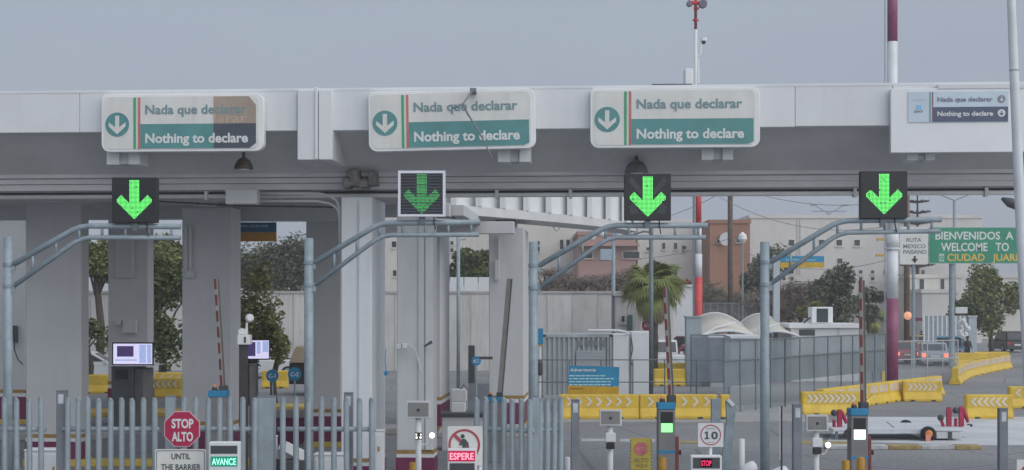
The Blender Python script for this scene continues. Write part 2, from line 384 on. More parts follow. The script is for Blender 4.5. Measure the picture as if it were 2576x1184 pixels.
# columns: front face from dx0 to dx1 at distance D, depth dep, ochre stripe at row ys
def column(dx0, dx1, D, dep, top, ys, flutes=None, m=None):
    x0, d = loc(dx0, D); x1, D1 = locx(dx1, d)
    zst = Z(ys, (D + D1) / 2); w = x1 - x0
    e = 0.012
    if flutes:
        s = MB().box(x0, x1, d, d + dep, zst + 0.028, top).build('column', m_col, CANOPY, bevel=0.02)
    elif m:
        s = MB().box(x0, x1, d, d + dep, zst + 0.028, top).build('column', m, CANOPY, bevel=0.02)
    else:
        s = MB().box(x0, x1, d, d + dep, zst + 0.028, top).build('column', m_col, CANOPY, bevel=0.02)
    bh = 0.075 * D / 33
    MB().box(x0 - e, x1 + e, d - e, d + dep + e, zst - bh * 0.5, zst + bh * 0.5).build('ochre_band', m_gold, s)
    MB().box(x0 - 0.004, x1 + 0.004, d - 0.004, d + dep + 0.004, zst - bh * 1.6, zst - bh * 0.5 - 0.001).build('white_band', m_white, s)
    MB().box(x0 - e * 1.5, x1 + e * 1.5, d - e * 1.5, d + dep + e * 1.5, 0.16, zst - bh * 1.6 - 0.001).build('maroon_base', m_maroon, s, bevel=0.01)
    MB().box(x0 - 0.06, x1 + 0.06, d - 0.06, d + dep + 0.06, 0.0, 0.158).build('plinth', m_ykerb, s, bevel=0.01)
    return s, x0, x1, d, zst
c0 = column(-60, 64, 49, 0.8, 7.59, 985)
c1 = column(65, 204, 36.3, 0.55, 6.54, 1098)
c2 = column(272, 372, 54, 0.7, 7.59, 964)
c3 = column(458, 582, 37, 0.95, 6.3, 1066)
c4 = column(770, 858, 41, 0.6, 6.3, 1034)
c5 = column(858, 935, 32.0, 1.95, 6.20, 1159, m=mat('lit_column_white', (.76, .79, .82), .6, .03, .5, streak=.06))  # raised base colour stands in for the light this front column catches
c7 = column(998, 1090, 32.3, 0.7, 6.4, 1138)
c7b = column(1092, 1108, 46, 2.6, 6.3, 1004)
c8 = column(1230, 1318, 47, 2.5, 6.3, 1000)
# vertical ribs on the fluted column beside the second signal
for k, (u0, u1) in enumerate(((1052, 1068), (1070, 1090))):
    xa = locx(u0, c7[3] - 0.05)[0]; xb = locx(u1, c7[3] - 0.05)[0]
    MB().box(xa, xb, c7[3] - 0.05 - 0.03 * k, c7[3] - 0.002, c7[4] + 0.05, 6.35).build('cable_duct', m_soffit if k else m_col, c7[0], bevel=0.008)
xa = locx(900, c5[3] - 0.02)[0]
MB().box(xa, xa + 0.03, c5[3] - 0.03, c5[3] - 0.002, c5[4] + 0.1, 6.1).build('joint_strip', m_col, c5[0])
# bracket knot above the bright column, junction box, bent conduits, lamp arms
def cz(dx, dy, D):
    x, d = loc(dx, D); return (x, d, Z(dy, D))
kn = MB()
for (dx, dy, w, h) in ((872, 462, 0.16, 0.2), (893, 448, 0.22, 0.34), (915, 462, 0.2, 0.18), (938, 450, 0.18, 0.28), (880, 438, 0.12, 0.14)):
    x, y, z = cz(dx, dy, 31.7); kn.box(x - w/2, x + w/2, y - 0.1, y + 0.35, z - h/2, z + h/2)
kn.build('bracket', mat('grimy_bracket', (0.22, 0.21, 0.20), 0.8, 0.25, 6), CANOPY, bevel=0.02)
x, y, z = cz(609, 497, 31.9)
MB().box(x - 0.34, x + 0.34, y - 0.1, y + 0.2, z - 0.15, z + 0.16).build('junction_box', m_col, CANOPY, bevel=0.015)
for dy0, r in ((488, 0.04), (507, 0.03)):
    pts = [cz(640, dy0, 32.2), cz(800, dy0, 32.2), cz(830, dy0 + 6, 32.2), cz(848, dy0 + 18, 32.2), cz(855, dy0 + 40, 32.2), cz(856, dy0 + 170, 32.3)]
    MB().tube(pts, r, 6).build('conduit', m_col, CANOPY, smooth=True)
MB().tube([cz(395, 507, 33), cz(620, 519, 33), cz(850, 522, 33)], 0.018, 6).build('conduit', m_dark, CANOPY)
# conduit drop and boxes on the columns
def wall_box(col, dx0, dx1, dy0, dy1, D, t=0.12, m=None, name='junction_box'):
    x0, d = loc(dx0, D); x1 = locx(dx1, d)[0]
    MB().box(x0, x1, d - t, d - 0.001, Z(dy1, D), Z(dy0, D)).build(name, m or m_col, col, bevel=0.01)
wall_box(c3[0], 470, 490, 682, 700, 36.95, 0.18); wall_box(c3[0], 476, 483, 566, 682, 36.95, 0.06, m_soffit, 'conduit')
wall_box(c3[0], 462, 472, 566, 682, 36.9, 0.02, m_col, 'cable_duct')
wall_box(c8[0], 1245, 1257, 655, 705, 46.9, 0.1); wall_box(c8[0], 1253, 1258, 596, 655, 46.9, 0.06, m_soffit, 'conduit')
wall_box(c2[0], 290, 340, 600, 700, 53.95, 0.04, m_col, 'panel'); wall_box(c2[0], 330, 337, 600, 690, 53.9, 0.05, m_soffit, 'conduit')
wall_box(c2[0], 312, 346, 806, 838, 53.9, 0.15, m_col); wall_box(c2[0], 292, 306, 804, 818, 53.9, 0.12)
# dark recess and hanging cable at the far column
MB().tube([cz(36, 860, 48.5), cz(36, 880, 48.5), cz(45, 905, 48.5), cz(58, 918, 48.5)], 0.02, 6).build('cable', m_dark, c0[0])
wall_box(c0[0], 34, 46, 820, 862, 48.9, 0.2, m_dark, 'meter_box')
# camera knot with blue tag on the fluted column
for (dx, dy, r) in ((1006, 872, 0.05), (1020, 870, 0.05)):
    x, y, z = cz(dx, dy, 32.1); MB().box(x - r, x + r, y - 0.2, y - 0.001, z - r, z + r).build('camera_box', m_white, c7[0], bevel=0.01)
MB().tube([cz(995, 872, 32.1), cz(1030, 868, 32.1), cz(1045, 880, 32.1), cz(1052, 905, 32.1), cz(1060, 935, 32.1)], 0.015, 6).build('cable', m_white, c7[0])
MB().tube([cz(1068, 872, 32.1), cz(1078, 866, 32.0), cz(1084, 862, 31.8)], [0.02, 0.025, 0.04], 6).build('spout', m_dark, c7[0])
# under-sign fixtures: twin white blocks with a grey web
for dx0, dx1, dy0, dy1 in ((268, 365, 384, 415), (1252, 1348, 378, 409), (1765, 1858, 373, 403), (2282, 2366, 386, 404)):
    x0 = locx(dx0, 0.15)[0]; x1 = locx(dx1 - 14, 0.15)[0]; D = locx(dx0, 0.15)[1]
    w = (x1 - x0)
    f = MB().box(x0, x0 + w * 0.38, 0.15, 0.75, Z(dy1, D), zb + 0.02).build('hanger_block', m_white, CANOPY, bevel=0.008)
    MB().box(x0 + w * 0.38 + 0.002, x0 + w * 0.66, 0.22, 0.7, Z(dy1, D) + 0.02, zb + 0.018).build('web', m_col, f)
    MB().box(x0 + w * 0.66 + 0.002, x1, 0.15, 0.75, Z(dy1, D), zb + 0.02).build('hanger_block', m_white, CANOPY, bevel=0.008)
# ------------------------------------------------------------------ rear canopy with curved finned edge
RC = thing('curved_canopy', 'curved white canopy edge with upright fins behind the third signal', 'canopy', (0, 0, 0))
arc = []
for i in range(11):
    t = i / 10
    dx = 1075 + (1600 - 1075) * (1 - (1 - t) ** 1.25); D = 43.6 + 10.8 * t ** 1.3
    arc.append((X(dx, D), D))
zfb = 6.84
slab = [(x, y) for x, y in arc] + [(x - .2, y + 2.6) for x, y in arc[::-1]]
MB().prism_z(slab, 6.56, zfb - 0.01).build('roof_slab', m_soffit, RC)
inner = []
for i, (x, y) in enumerate(arc): inner.append((x - 0.06, y + 0.38))
MB().prism_z(inner + [(x - .1, y + .5) for x, y in inner[::-1]], zfb, 8.38).build('drum_wall', m_white, RC)
for i, (x, y) in enumerate(arc):
    Mx = Matrix.Translation((x, y, 0)) @ Matrix.Rotation(-0.12, 4, 'Z')
    MB().box(-0.085, 0.085, 0.02, 0.37, zfb - 0.005, 8.39, Mx).build('fin', m_white, RC, bevel=0.01)
MB().prism_z([(x, y - 0.02) for x, y in arc] + [(x, y + 0.7) for x, y in arc[::-1]], 8.4, 8.6).build('ring_beam', m_white, RC)
for dx, D, d1 in ((1262, 46.6, 0),):
    MB().box(X(dx, D), X(dx, D) + 0.5, D + 1.0, D + 1.8, 6.31, 6.575).build('column', m_col, RC, bevel=0.02)
for dx, dy, D in ((1165, 527, 45.5), (1270, 549, 47)):
    p = P(dx, dy, D); MB().box(p.x - 0.3, p.x + 0.3, D, D + 0.4, 6.52, 6.578).build('downlight', m_dark, RC)
# tangled camera under its edge
tc_ = thing('security_camera', 'small white camera with a loop of loose cable under the curved canopy edge', 'camera', (X(1390, 50), 50, Z(583, 50)))
o_ = tc_.location
MB().tube([P(1378, 535, 52), P(1380, 560, 52), P(1392, 573, 52), P(1404, 560, 52), P(1405, 540, 52)], 0.022, 6).build('cable', m_white, tc_, o_)
MB().tube([P(1402, 562, 51.9), P(1408, 575, 51.9), P(1400, 583, 51.9), P(1392, 574, 51.9)], 0.02, 6).build('cable', m_white, tc_, o_)
MB().box(*(lambda p: (p.x - 0.16, p.x + 0.1, 51.7, 52.0, p.z - 0.07, p.z + 0.07))(P(1396, 566, 52))).build('body', m_col, tc_, o_, bevel=0.02)
# ------------------------------------------------------------------ big signs on the fascia
def nada_sign(dx0, dx1, dyt, dyb, label, tilt=0.0, faded=False):
    x0, Dl = locx(dx0, -0.22); x1, Dr = locx(dx1, -0.22)
    D = (Dl + Dr) / 2
    w = x1 - x0; zbm, ztp = Z(dyb, D), Z(dyt, D); h = ztp - zbm
    cx = (x0 + x1) / 2
    wx = cx * cT + (-0.22) * sT; wy = OY - cx * sT + (-0.22) * cT
    t = thing('lane_sign', label, 'sign', (wx, wy, zbm), -TH, 'lane signs on the canopy fascia')
    t.rotation_euler = (0, tilt, -TH)
    def u(f): return -w / 2 + f * w
    def v(f): return h * (1 - f)
    MB().prism(rrect(-w/2, w/2, 0, h, 0.17, 6, (1, 1, 1, 0.5)), 0.0, 0.2).build('frame', m_signf, t, bevel=0.01)
    MB().prism(rrect(u(0.018), u(0.972), v(0.955), v(0.045), 0.13, 6, (1, 1, 1, 0.5)), -0.012, -0.001).build('panel', m_signw, t)
    gp_ = MB()
    gp_.prism([(u(0.228), v(0.945)), (u(0.6 if faded else 0.93), v(0.945)), (u(0.6 if faded else 0.962), v(0.905 if not faded else 0.945)), (u(0.6 if faded else 0.962), v(0.52)), (u(0.228), v(0.52))], -0.018, -0.0125)
    gp_.build('green_band', m_green, t)
    if faded:
        MB().prism([(u(0.695), v(0.52)), (u(0.955), v(0.52)), (u(0.955), v(0.2)), (u(0.91), v(0.05)), (u(0.695), v(0.05))], -0.02, -0.0125).build('faded_panel', m_tan, t)
        MB().prism([(u(0.6), v(0.945)), (u(0.695), v(0.945)), (u(0.695), v(0.521)), (u(0.6), v(0.521))], -0.018, -0.0125).build('green_band', m_green, t)
        MB().prism([(u(0.695), v(0.945)), (u(0.915), v(0.945)), (u(0.955), v(0.86)), (u(0.955), v(0.521)), (u(0.695), v(0.521))], -0.02, -0.0125).build('faded_panel', m_navy, t)
        text('larar', u(0.70), u(0.90), v(0.50), v(0.33), -0.022, mat('ghost_letter', C(158, 139, 123), 0.6, 0.05, 2), t, name='ghost_lettering', bold=0.0)
    MB().prism([(u(0.2), v(0.95)), (u(0.216), v(0.95)), (u(0.216), v(0.06)), (u(0.2), v(0.06))], -0.017, -0.0125).build('green_stripe', m_fgreen, t)
    MB().prism([(u(0.229), v(0.95)), (u(0.243), v(0.95)), (u(0.243), v(0.06)), (u(0.229), v(0.06))], -0.021, -0.0125).build('red_stripe', m_fred, t)
    ccx, ccz, r = u(0.1), v(0.525), h * 0.212
    dsc = MB().prism(circ(ccx, ccz, r), -0.018, -0.0125).build('disc', m_green, t)
    a = r * 0.72; s = r * 0.17
    ar = MB()
    ar.prism([(ccx - s, ccz + a), (ccx + s, ccz + a), (ccx + s, ccz - a * 0.45), (ccx - s, ccz - a * 0.45)], -0.024, -0.019)
    k = r * 0.70
    ar.prism([(ccx - k, ccz + r * 0.18), (ccx - k, ccz - r * 0.16), (ccx, ccz - r * 0.8), (ccx + k, ccz - r * 0.16), (ccx + k, ccz + r * 0.18), (ccx, ccz - r * 0.36)], -0.0245, -0.019)
    ar.build('arrow', m_signw, dsc)
    text('Nada que declarar', u(0.274), u(0.895), v(0.345), v(0.185), -0.0225, m_gtext, t, bold=0.022)
    text('Nothing to declare', u(0.274), u(0.906), v(0.845), v(0.68), -0.0225, m_letw, t, bold=0.03)
    return t
nada_sign(255, 663, 237, 382, 'nada que declarar lane sign with a discoloured tan and navy end panel', faded=True)
nada_sign(928, 1348, 228, 378, 'slightly tilted green and white nothing to declare sign with a bent rod across it', tilt=math.radians(-0.9))
nada_sign(1485, 1912, 221, 372, 'clean green and white nothing to declare sign above the third signal')
# white board with the small sign, right end
x0 = locx(2241, -0.18)[0]; x1 = locx(2590, -0.18)[0]; D = locx(2400, -0.18)[1]
cxl = (x0 + x1) / 2; wb = thing('white_board', 'large plain white board hung over the fascia behind the white lamp pole', 'board', (cxl * cT - 0.18 * sT, OY - cxl * sT - 0.18 * cT, Z(384, D)), -TH)
w = x1 - x0; h = Z(222, D) - Z(384, D)
MB().box(-w/2, w/2, 0, 0.15, 0, h).build('board', mat('board_white', (0.78, 0.80, 0.82), 0.5, 0.03, 0.8), wb, bevel=0.008)
MB().box(-w/2 + 0.9, w/2 - 0.1, -0.02, 0.16, h - 0.02, h + 0.07).build('cap_strip', m_white, wb, bevel=0.006)
x0s = locx(2285, -0.2)[0]; x1s = locx(2537, -0.2)[0]; cxs = (x0s + x1s) / 2
ss = thing('small_lane_sign', 'small grey nada que declarar sign with two round arrows on the white board', 'sign', (cxs * cT - 0.2 * sT, OY - cxs * sT - 0.2 * cT, Z(308, D)), -TH, 'lane signs on the canopy fascia')
w = x1s - x0s; h = Z(231, D) - Z(308, D)
u = lambda f: -w/2 + f * w
v = lambda f: h * (1 - f)
MB().box(-w/2, w/2, 0, 0.018, 0, h).build('panel', mat('pale_grey_sign', C(165, 178, 188), 0.5, 0.04, 2), ss)
MB().prism([(u(.25), v(.99)), (u(.995), v(.99)), (u(.995), v(.51)), (u(.25), v(.51))], -0.006, -0.001).build('navy_band', mat('navy_band', C(70, 78, 98), 0.5, 0.06, 2), ss)
MB().prism([(u(.213), v(.985)), (u(.223), v(.985)), (u(.223), v(.01)), (u(.213), v(.01))], -0.006, -0.001).build('green_stripe', m_green, ss)
MB().prism([(u(.237), v(.985)), (u(.249), v(.985)), (u(.249), v(.01)), (u(.237), v(.01))], -0.006, -0.001).build('red_stripe', mat('dull_maroon', C(120, 80, 95), .5), ss)
m_gl = mat('grey_letter', C(105, 112, 125), 0.5, 0.05, 2)
text('Nada que declarar', u(.29), u(.845), v(.33), v(.18), -0.009, m_gl, ss, bold=0.03)
text('Nothing to declare', u(.29), u(.845), v(.80), v(.65), -0.009, m_letw, ss, bold=0.03)
for f, m1, m2 in ((.26, m_gl, m_signw), (.72, m_letw, mat('navy_band', (0, 0, 0)))):
    r = h * .125
    d_ = MB().prism(circ(u(.93), v(f), r, 18), -0.010, -0.0065).build('disc', m1, ss)
    MB().prism([(u(.93) - r*.12, v(f) + r*.6), (u(.93) + r*.12, v(f) + r*.6), (u(.93) + r*.12, v(f) - r*.1), (u(.93) + r*.5, v(f) + r*.05), (u(.93) + r*.5, v(f) - r*.2), (u(.93), v(f) - r*.65), (u(.93) - r*.5, v(f) - r*.2), (u(.93) - r*.5, v(f) + r*.05), (u(.93) - r*.12, v(f) - r*.1)], -0.013, -0.0105).build('arrow', m2, d_)
MB().box(u(.08), u(.13), -0.007, -0.001, v(.58), v(.44)).build('emblem', mat('emblem_blue', C(110, 160, 195), .5), ss)
text('SAT', u(.06), u(.15), v(.68), v(.61), -0.007, m_gl, ss, bold=0.04)
text('HACIENDA', u(.03), u(.17), v(.29), v(.25), -0.007, mat('faint_grey', C(140, 152, 165), .5), ss)
# rod bent across the second sign
rod = thing('bent_rod', 'thin bent metal rod dangling in front of the tilted sign', 'rod', P(1190, 228, 29.0))
MB().tube([P(1190, 228, 29.35), P(1178, 244, 29.3), P(1165, 262, 29.25), P(1176, 286, 29.25), P(1204, 330, 29.3), P(1238, 398, 29.4)], [0.016, 0.018, 0.02, 0.022, 0.02, 0.012], 6).build('rod', m_grey, rod, rod.location)
MB().tube([P(1165, 262, 29.25), P(1150, 268, 29.2), P(1138, 274, 29.2)], [0.02, 0.035, 0.02], 6).build('hook', m_grey, rod, rod.location)
MB().box(*(lambda p: (p.x - 0.06, p.x + 0.06, p.y - 0.02, p.y + 0.55, p.z - 0.04, p.z + 0.03))(P(1190, 226, 29.35))).build('clamp', m_grey, rod, rod.location)
# dome lamps under the soffit
def dome_lamp(dx, dyt, dyb, rw, D, label, m, two=False):
    t = thing('dome_lamp', label, 'lamp', P(dx, dyb, D), 0, 'dome lamps under the soffit')
    o = t.location; r = rw * D / F; hh = (dyb - dyt) * D / F
    pr = [(r * 1.0, 0), (r * 0.98, hh * 0.12), (r * 0.82, hh * 0.35), (r * 0.55, hh * 0.55), (r * 0.22, hh * 0.66), (0.02, hh * 0.7)]
    MB().lathe(pr, n=20).build('shade', m, t, smooth=True)
    MB().tube([(0, 0, hh * 0.68), (0, 0, hh * 1.25)], 0.035, 8).build('stem', m_dark, t)
    MB().lathe([(r * 0.6, -0.03), (r * 0.62, 0.02)], n=16).build('lens', m_soffit, t)
    return t
dome_lamp(613, 382, 426, 24, 30.9, 'brown dome lamp hanging below the discoloured sign', mat('brown_enamel', (0.085, 0.065, 0.055), 0.5, 0.15, 4))
dome_lamp(1601, 388, 436, 30, 31.0, 'dusty grey dome lamp above the third signal', mat('dusty_enamel', (0.17, 0.16, 0.155), 0.5, 0.2, 4))
# ------------------------------------------------------------------ mast on the canopy roof
p0 = P(1750, 213, 33.5)
ms = thing('radio_mast', 'thin red and white mast with drum antennas standing on the canopy roof', 'mast', (p0.x, 33.5, 8.1))
o = ms.location
zz = lambda dy: Z(dy, 33.5)
MB().tube([(p0.x, 33.5, 8.1), (p0.x, 33.5, zz(75))], 0.04, 8).build('white_section', m_white, ms, o, smooth=True)
MB().tube([(p0.x, 33.5, zz(75)), (p0.x, 33.5, zz(-60))], 0.034, 8).build('red_section', mat('mast_red', (0.20, 0.07, 0.075), .5, .15, 3), ms, o, smooth=True)
MB().tube([P(1757, 210, 33.5), P(1757, 150, 33.5)], 0.022, 6).build('cable', m_white, ms, o)
MB().tube([P(1752, 143, 33.5), P(1762, 138, 33.5), P(1764, 105, 33.5), P(1770, 98, 33.5)], 0.02, 6).build('camera_arm', m_white, ms, o)
MB().tube([P(1770, 96, 33.5), P(1770, 104, 33.5)], 0.07, 8).build('camera_head', m_white, ms, o)
MB().ball(P(1770, 107, 33.5), 0.05).build('camera_dome', m_dark, ms, o)
MB().box(*(lambda p: (p.x - 0.09, p.x + 0.09, 33.3, 33.7, 8.1, zz(176)))(P(1731, 200, 33.5))).build('equipment_box', m_white, ms, o, bevel=0.02)
MB().tube([P(1640, 214, 33.2), P(1742, 213.5, 33.2)], 0.02, 6).build('cable_tray', m_dark, ms, o)
rr = MB(); 
MB().tube([P(1733, 8, 33.5), P(1768, 8, 33.5)], 0.05, 6).build('cross_arm', m_red, ms, o)
MB().tube([P(1745, 22, 33.5), P(1758, 22, 33.5)], 0.03, 6).build('cross_arm', m_red, ms, o)
for dx in (1734, 1768):
    dr = MB(); q = P(dx, 11, 33.45)
    for k in range(1): dr.lathe([(0.055 if dx < 1750 else 0.09, -0.08), (0.07 if dx < 1750 else 0.1, 0), (0.055 if dx < 1750 else 0.09, 0.08)], n=14, M=Matrix.Translation(q) @ Matrix.Rotation(math.pi/2, 4, 'X'))
    dr.build('drum_antenna', mat('antenna_grey', (0.16, 0.15, 0.19), .5, .1, 3), ms, o)
    MB().tube([P(dx, 11, 33.5), P(dx, -60, 33.5)], 0.02, 6).build('antenna_rod', m_grey, ms, o)
MB().lathe([(0.07, 0), (0.07, 0.03)], c=(p0.x, 33.5, zz(53)), n=10).build('collar', m_red, ms, o)
# ------------------------------------------------------------------ lane signal gantries and LED signals
m_led = mat('led_green', (0.05, 0.3, 0.06), 0.4, 0.25, 40, emit=(0.14, 0.90, 0.17), es=1.25)
m_led2 = mat('led_green_dull', (0.05, 0.3, 0.06), 0.4, 0.25, 40, emit=(0.055, 0.42, 0.11), es=0.8)
m_ledoff = mat('led_off', (0.045, 0.05, 0.06), 0.4, 0.1, 4)
def gantry(px, ptop, up, lo, label, D=27.0, rungs=7):
    t = thing('signal_gantry', label, 'gantry', (X(px, D), D, 0), 0, 'cantilever gantries carrying the lane signals')
    o = t.location; R = W_(23, D) / 2
    MB().tube([(X(px, D), D, 0), (X(px, D), D, Z(ptop, D))], R, 16).build('pole', m_steel, t, o, smooth=True)
    MB().lathe([(R * 2.0, 0.0), (R * 2.0, 0.03)], c=(X(px, D), D, 0)).build('base_plate', m_steel, t, o)
    MB().lathe([(R * 1.02, 0), (R * 0.9, 0.02)], c=(X(px, D), D, Z(ptop, D))).build('cap', m_steel, t, o)
    for (dx, dy) in (up[0], lo[0]):
        MB().lathe([(R * 1.14, -0.03), (R * 1.14, 0.03)], c=(X(px, D), D, Z(dy - 2, D))).build('clamp', m_steel, t, o)
        MB().box(X(px, D) + R * 0.9, X(px, D) + R * 1.5, D - 0.04, D + 0.04, Z(dy + 14, D), Z(dy - 8, D)).build('flange', m_steel, t, o)
    def path(q):
        pts = [P(a, b, D) for a, b in q]
        # soften the knee
        A, B, Cc = pts
        return [A] + [B + (A - B).normalized() * 0.16, B + (A - B).normalized() * 0.05 + (Cc - B).normalized() * 0.05, B + (Cc - B).normalized() * 0.16] + [Cc]
    MB().tube(path(up), 0.052, 10).build('upper_chord', m_steel, t, o, smooth=True)
    MB().tube(path(lo), 0.044, 10).build('lower_chord', m_steel, t, o, smooth=True)
    def at(q, dx):
        for (a, b), (c, d) in zip(q, q[1:]):
            if a <= dx <= c: return b + (d - b) * (dx - a) / (c - a)
        return q[-1][1]
    x0, x1 = up[0][0], up[2][0]
    for i in range(rungs):
        dx = x0 + (x1 - x0) * (i + 0.9) / (rungs + 0.3)
        MB().tube([P(dx, at(up, dx), D), P(dx, at(lo, dx), D)], 0.026, 8).build('rung', m_steel, t, o, smooth=True)
    return t
def W_(dpx, D): return dpx * D / F
gantry(20, 600, [(30, 668), (202, 569), (455, 571)], [(32, 722), (206, 598), (455, 599)], 'galvanised signal gantry in front of the wide pier, nearest the left edge')
gantry(777, 603, [(789, 663), (957, 562), (1208, 560)], [(789, 720), (961, 592), (1205, 591)], 'galvanised signal gantry carrying the white framed louvred arrow signal')
gantry(1342, 612, [(1354, 670), (1530, 568), (1780, 568)], [(1354, 727), (1532, 598), (1775, 598)], 'galvanised signal gantry standing by the grey container')
gantry(1924, 612, [(1935, 662), (2112, 556), (2368, 553)], [(1935, 718), (2113, 586), (2365, 582)], 'galvanised signal gantry reaching toward the green welcome sign')
def arrow_in(fx, fy):
    """inside the down arrow, fractions of the face with fy downward"""
    if 0.39 <= fx <= 0.62 and 0.03 <= fy <= 0.75: return True
    s = abs(fx - 0.505)
    lo = 0.95 - s * 0.98; up_ = lo - 0.265
    return s < 0.415 and up_ <= fy <= lo and (fy - lo) < 0 and (s + (0.95 - fy)) < 0.87
def led_signal(dx0, dx1, dy0, dy1, label, framed=False, D=26.85):
    w = W_(dx1 - dx0, D); h = W_(dy1 - dy0, D)
    t = thing('arrow_signal', label, 'traffic signal', P((dx0 + dx1) / 2, dy1, D), 0, 'green arrow lane signals')
    MB().box(-w/2, w/2, 0, 0.16, 0, h).build('housing', m_black if not framed else m_dark, t, bevel=0.008)
    if framed:
        fr = MB(); b = 0.035
        for bx in ((-w/2 - 0.01, w/2 + 0.01, -0.03, 0.1, h - b, h + 0.012), (-w/2 - 0.01, w/2 + 0.01, -0.03, 0.1, -0.012, b * 0.8)): fr.box(*bx)
        for bx in ((-w/2 - 0.01, -w/2 + b, -0.03, 0.1, b * 0.8 + 0.001, h - b - 0.001), (w/2 - b, w/2 + 0.01, -0.03, 0.1, b * 0.8 + 0.001, h - b - 0.001)): fr.box(*bx)
        fr.build('frame', mat('frame_white', (0.72, 0.74, 0.80), .4, .04, 2), t)
    n = 34; pitch = w * 0.94 / n; dots = MB(); off = MB()
    rnd = random.Random(int(dx0))
    for i in range(n):
        for j in range(n):
            fx, fy = (i + 0.5) / n, (j + 0.5) / n
            x = -w/2 + w * 0.03 + (i + 0.5) * pitch; z = h - h * 0.03 - (j + 0.5) * pitch
            r = pitch * 0.37
            if arrow_in(fx, fy):
                if rnd.random() < 0.018: continue
                dots.add([(x - r, -0.006, z), (x, -0.006, z - r), (x + r, -0.006, z), (x, -0.006, z + r), (x - r*.75, -0.006, z - r*.75), (x + r*.75, -0.006, z - r*.75), (x + r*.75, -0.006, z + r*.75), (x - r*.75, -0.006, z + r*.75)], [(0, 4, 1, 5, 2, 6, 3, 7)])
    if not framed and dx0 > 1500 and dx0 < 1700:
        for sx in (-1, 1):
            off = MB()
            off.prism([(sx * w * .42, h * .84), (sx * w * .36, h * .95), (sx * w * .13, h * .66), (sx * w * .13, h * .52)], -0.004, -0.001)
            off.build('unlit_arm', m_ledoff, t); off = MB()
            off.prism([(sx * w * .42, h * .30), (sx * w * .30, h * .36), (sx * w * .20, h * .16), (sx * w * .36, h * .12)], -0.004, -0.001)
            off.build('unlit_arm', m_ledoff, t)
    tag(dots.build('led_arrow', m_led2 if framed else m_led, t), kind='stuff')
    if framed:
        for k in range(13):
            z = 0.05 + (h - 0.1) * (k + 0.5) / 13
            MB().box(-w/2 + 0.04, w/2 - 0.04, -0.028, -0.010, z - 0.006, z + 0.004).build('louvre', mat('louvre_dark', (0.10, 0.11, 0.15), .5, .2, 3), t)
    MB().box(-0.05, 0.05, 0.06, 0.14, -0.14, -0.002).build('mounting', m_steel_d, t)
    MB().tube([(w/2 - 0.2, 0.1, 0), (w/2 - 0.2, 0.1, -0.1), (w/2 - 0.17, 0.1, -0.24)], 0.012, 6).build('cable', m_black, t)
    return t
led_signal(281, 395, 447, 561, 'black signal with green arrow hung below the discoloured sign')
led_signal(1003, 1119, 432, 544, 'white framed louvred signal with dull green arrow', framed=True)
led_signal(1571, 1688, 438, 555, 'black signal with green arrow and faint unlit cross, below the dusty dome lamp')
led_signal(2165, 2283, 431, 550, 'black signal with green arrow in front of the striped maroon pole')
# ------------------------------------------------------------------ palisade fence and gates
def pale_mesh(htop):
    mb = MB()
    r = 0.048
    for (za, zb_, k) in ((0.08, htop - 0.07, 1.0),):
        pts = [(-r, 0.03), (-r * .75, -0.012), (-r * .25, -0.03), (r * .25, -0.03), (r * .75, -0.012), (r, 0.03)]
        n = len(pts)
        vs = []
        for z, s, dy in ((za, 1, 0), (zb_, 1, 0), (zb_ + 0.045, 0.8, -0.018), (htop, 0.4, -0.035)):
            vs += [(x * s, y * s + dy, z) for x, y in pts]
        fs = []
        for lv in range(3):
            for i in range(n): fs.append((lv*n+i, lv*n+(i+1) % n, (lv+1)*n+(i+1) % n, (lv+1)*n+i))
        fs.append(tuple(range(3*n, 4*n)))
        mb.add(vs, fs)
    return mb.mesh('pale', m_pale, smooth=False)
PALE = pale_mesh(2.36)
def fence_panel(dxs, D0, D1, label, rails=(1.82, 0.45), post=None):
    d0, d1 = dxs[0], dxs[-1]
    A = Vector((X(d0, D0), D0, 0)); B = Vector((X(d1, D1), D1, 0))
    ang = math.atan2(B.y - A.y, B.x - A.x); L = (B - A).length
    t = thing('palisade_fence', label, 'fence', A, ang, 'palisade fence sections by the lanes')
    for dx in dxs:
        s = (dx - d0) / (d1 - d0) if d1 != d0 else 0
        inst(PALE, 'pale', t, (s * L, random.uniform(-.004, .004), random.uniform(-0.015, 0.01)), (0, random.uniform(-.006, .006), 0))
    for z in rails:
        MB().tube([(-0.09, 0.06, z), (L + 0.06, 0.06, z)], 0.042, 10).build('rail', m_pale, t, smooth=True)
    return t
fence_panel([-20, 11, 42, 74, 103], 25, 25, 'short run of grey palisade fence at the picture edge by the white cabinet')
fence_panel([168, 194, 221, 248, 277, 305, 333, 361, 389], 25, 25, 'grey palisade fence section to the near side of the octagonal stop sign')
fence_panel([463, 490, 521, 551, 580, 610, 639], 25, 25, 'grey palisade fence section behind the stop and avance signs')
fence_panel([711, 744, 775, 807, 839, 872, 903, 935], 25, 25, 'grey palisade fence section standing in front of the brightest pier')
fence_panel([1198, 1220, 1243, 1266, 1289, 1311, 1332], 25.1, 24.7, 'dense grey palisade gate leaf beside the no pedestrians sign')
fence_panel([1358, 1377, 1394, 1411], 24.8, 25.0, 'narrow palisade gate leaf in front of the yellow barriers')
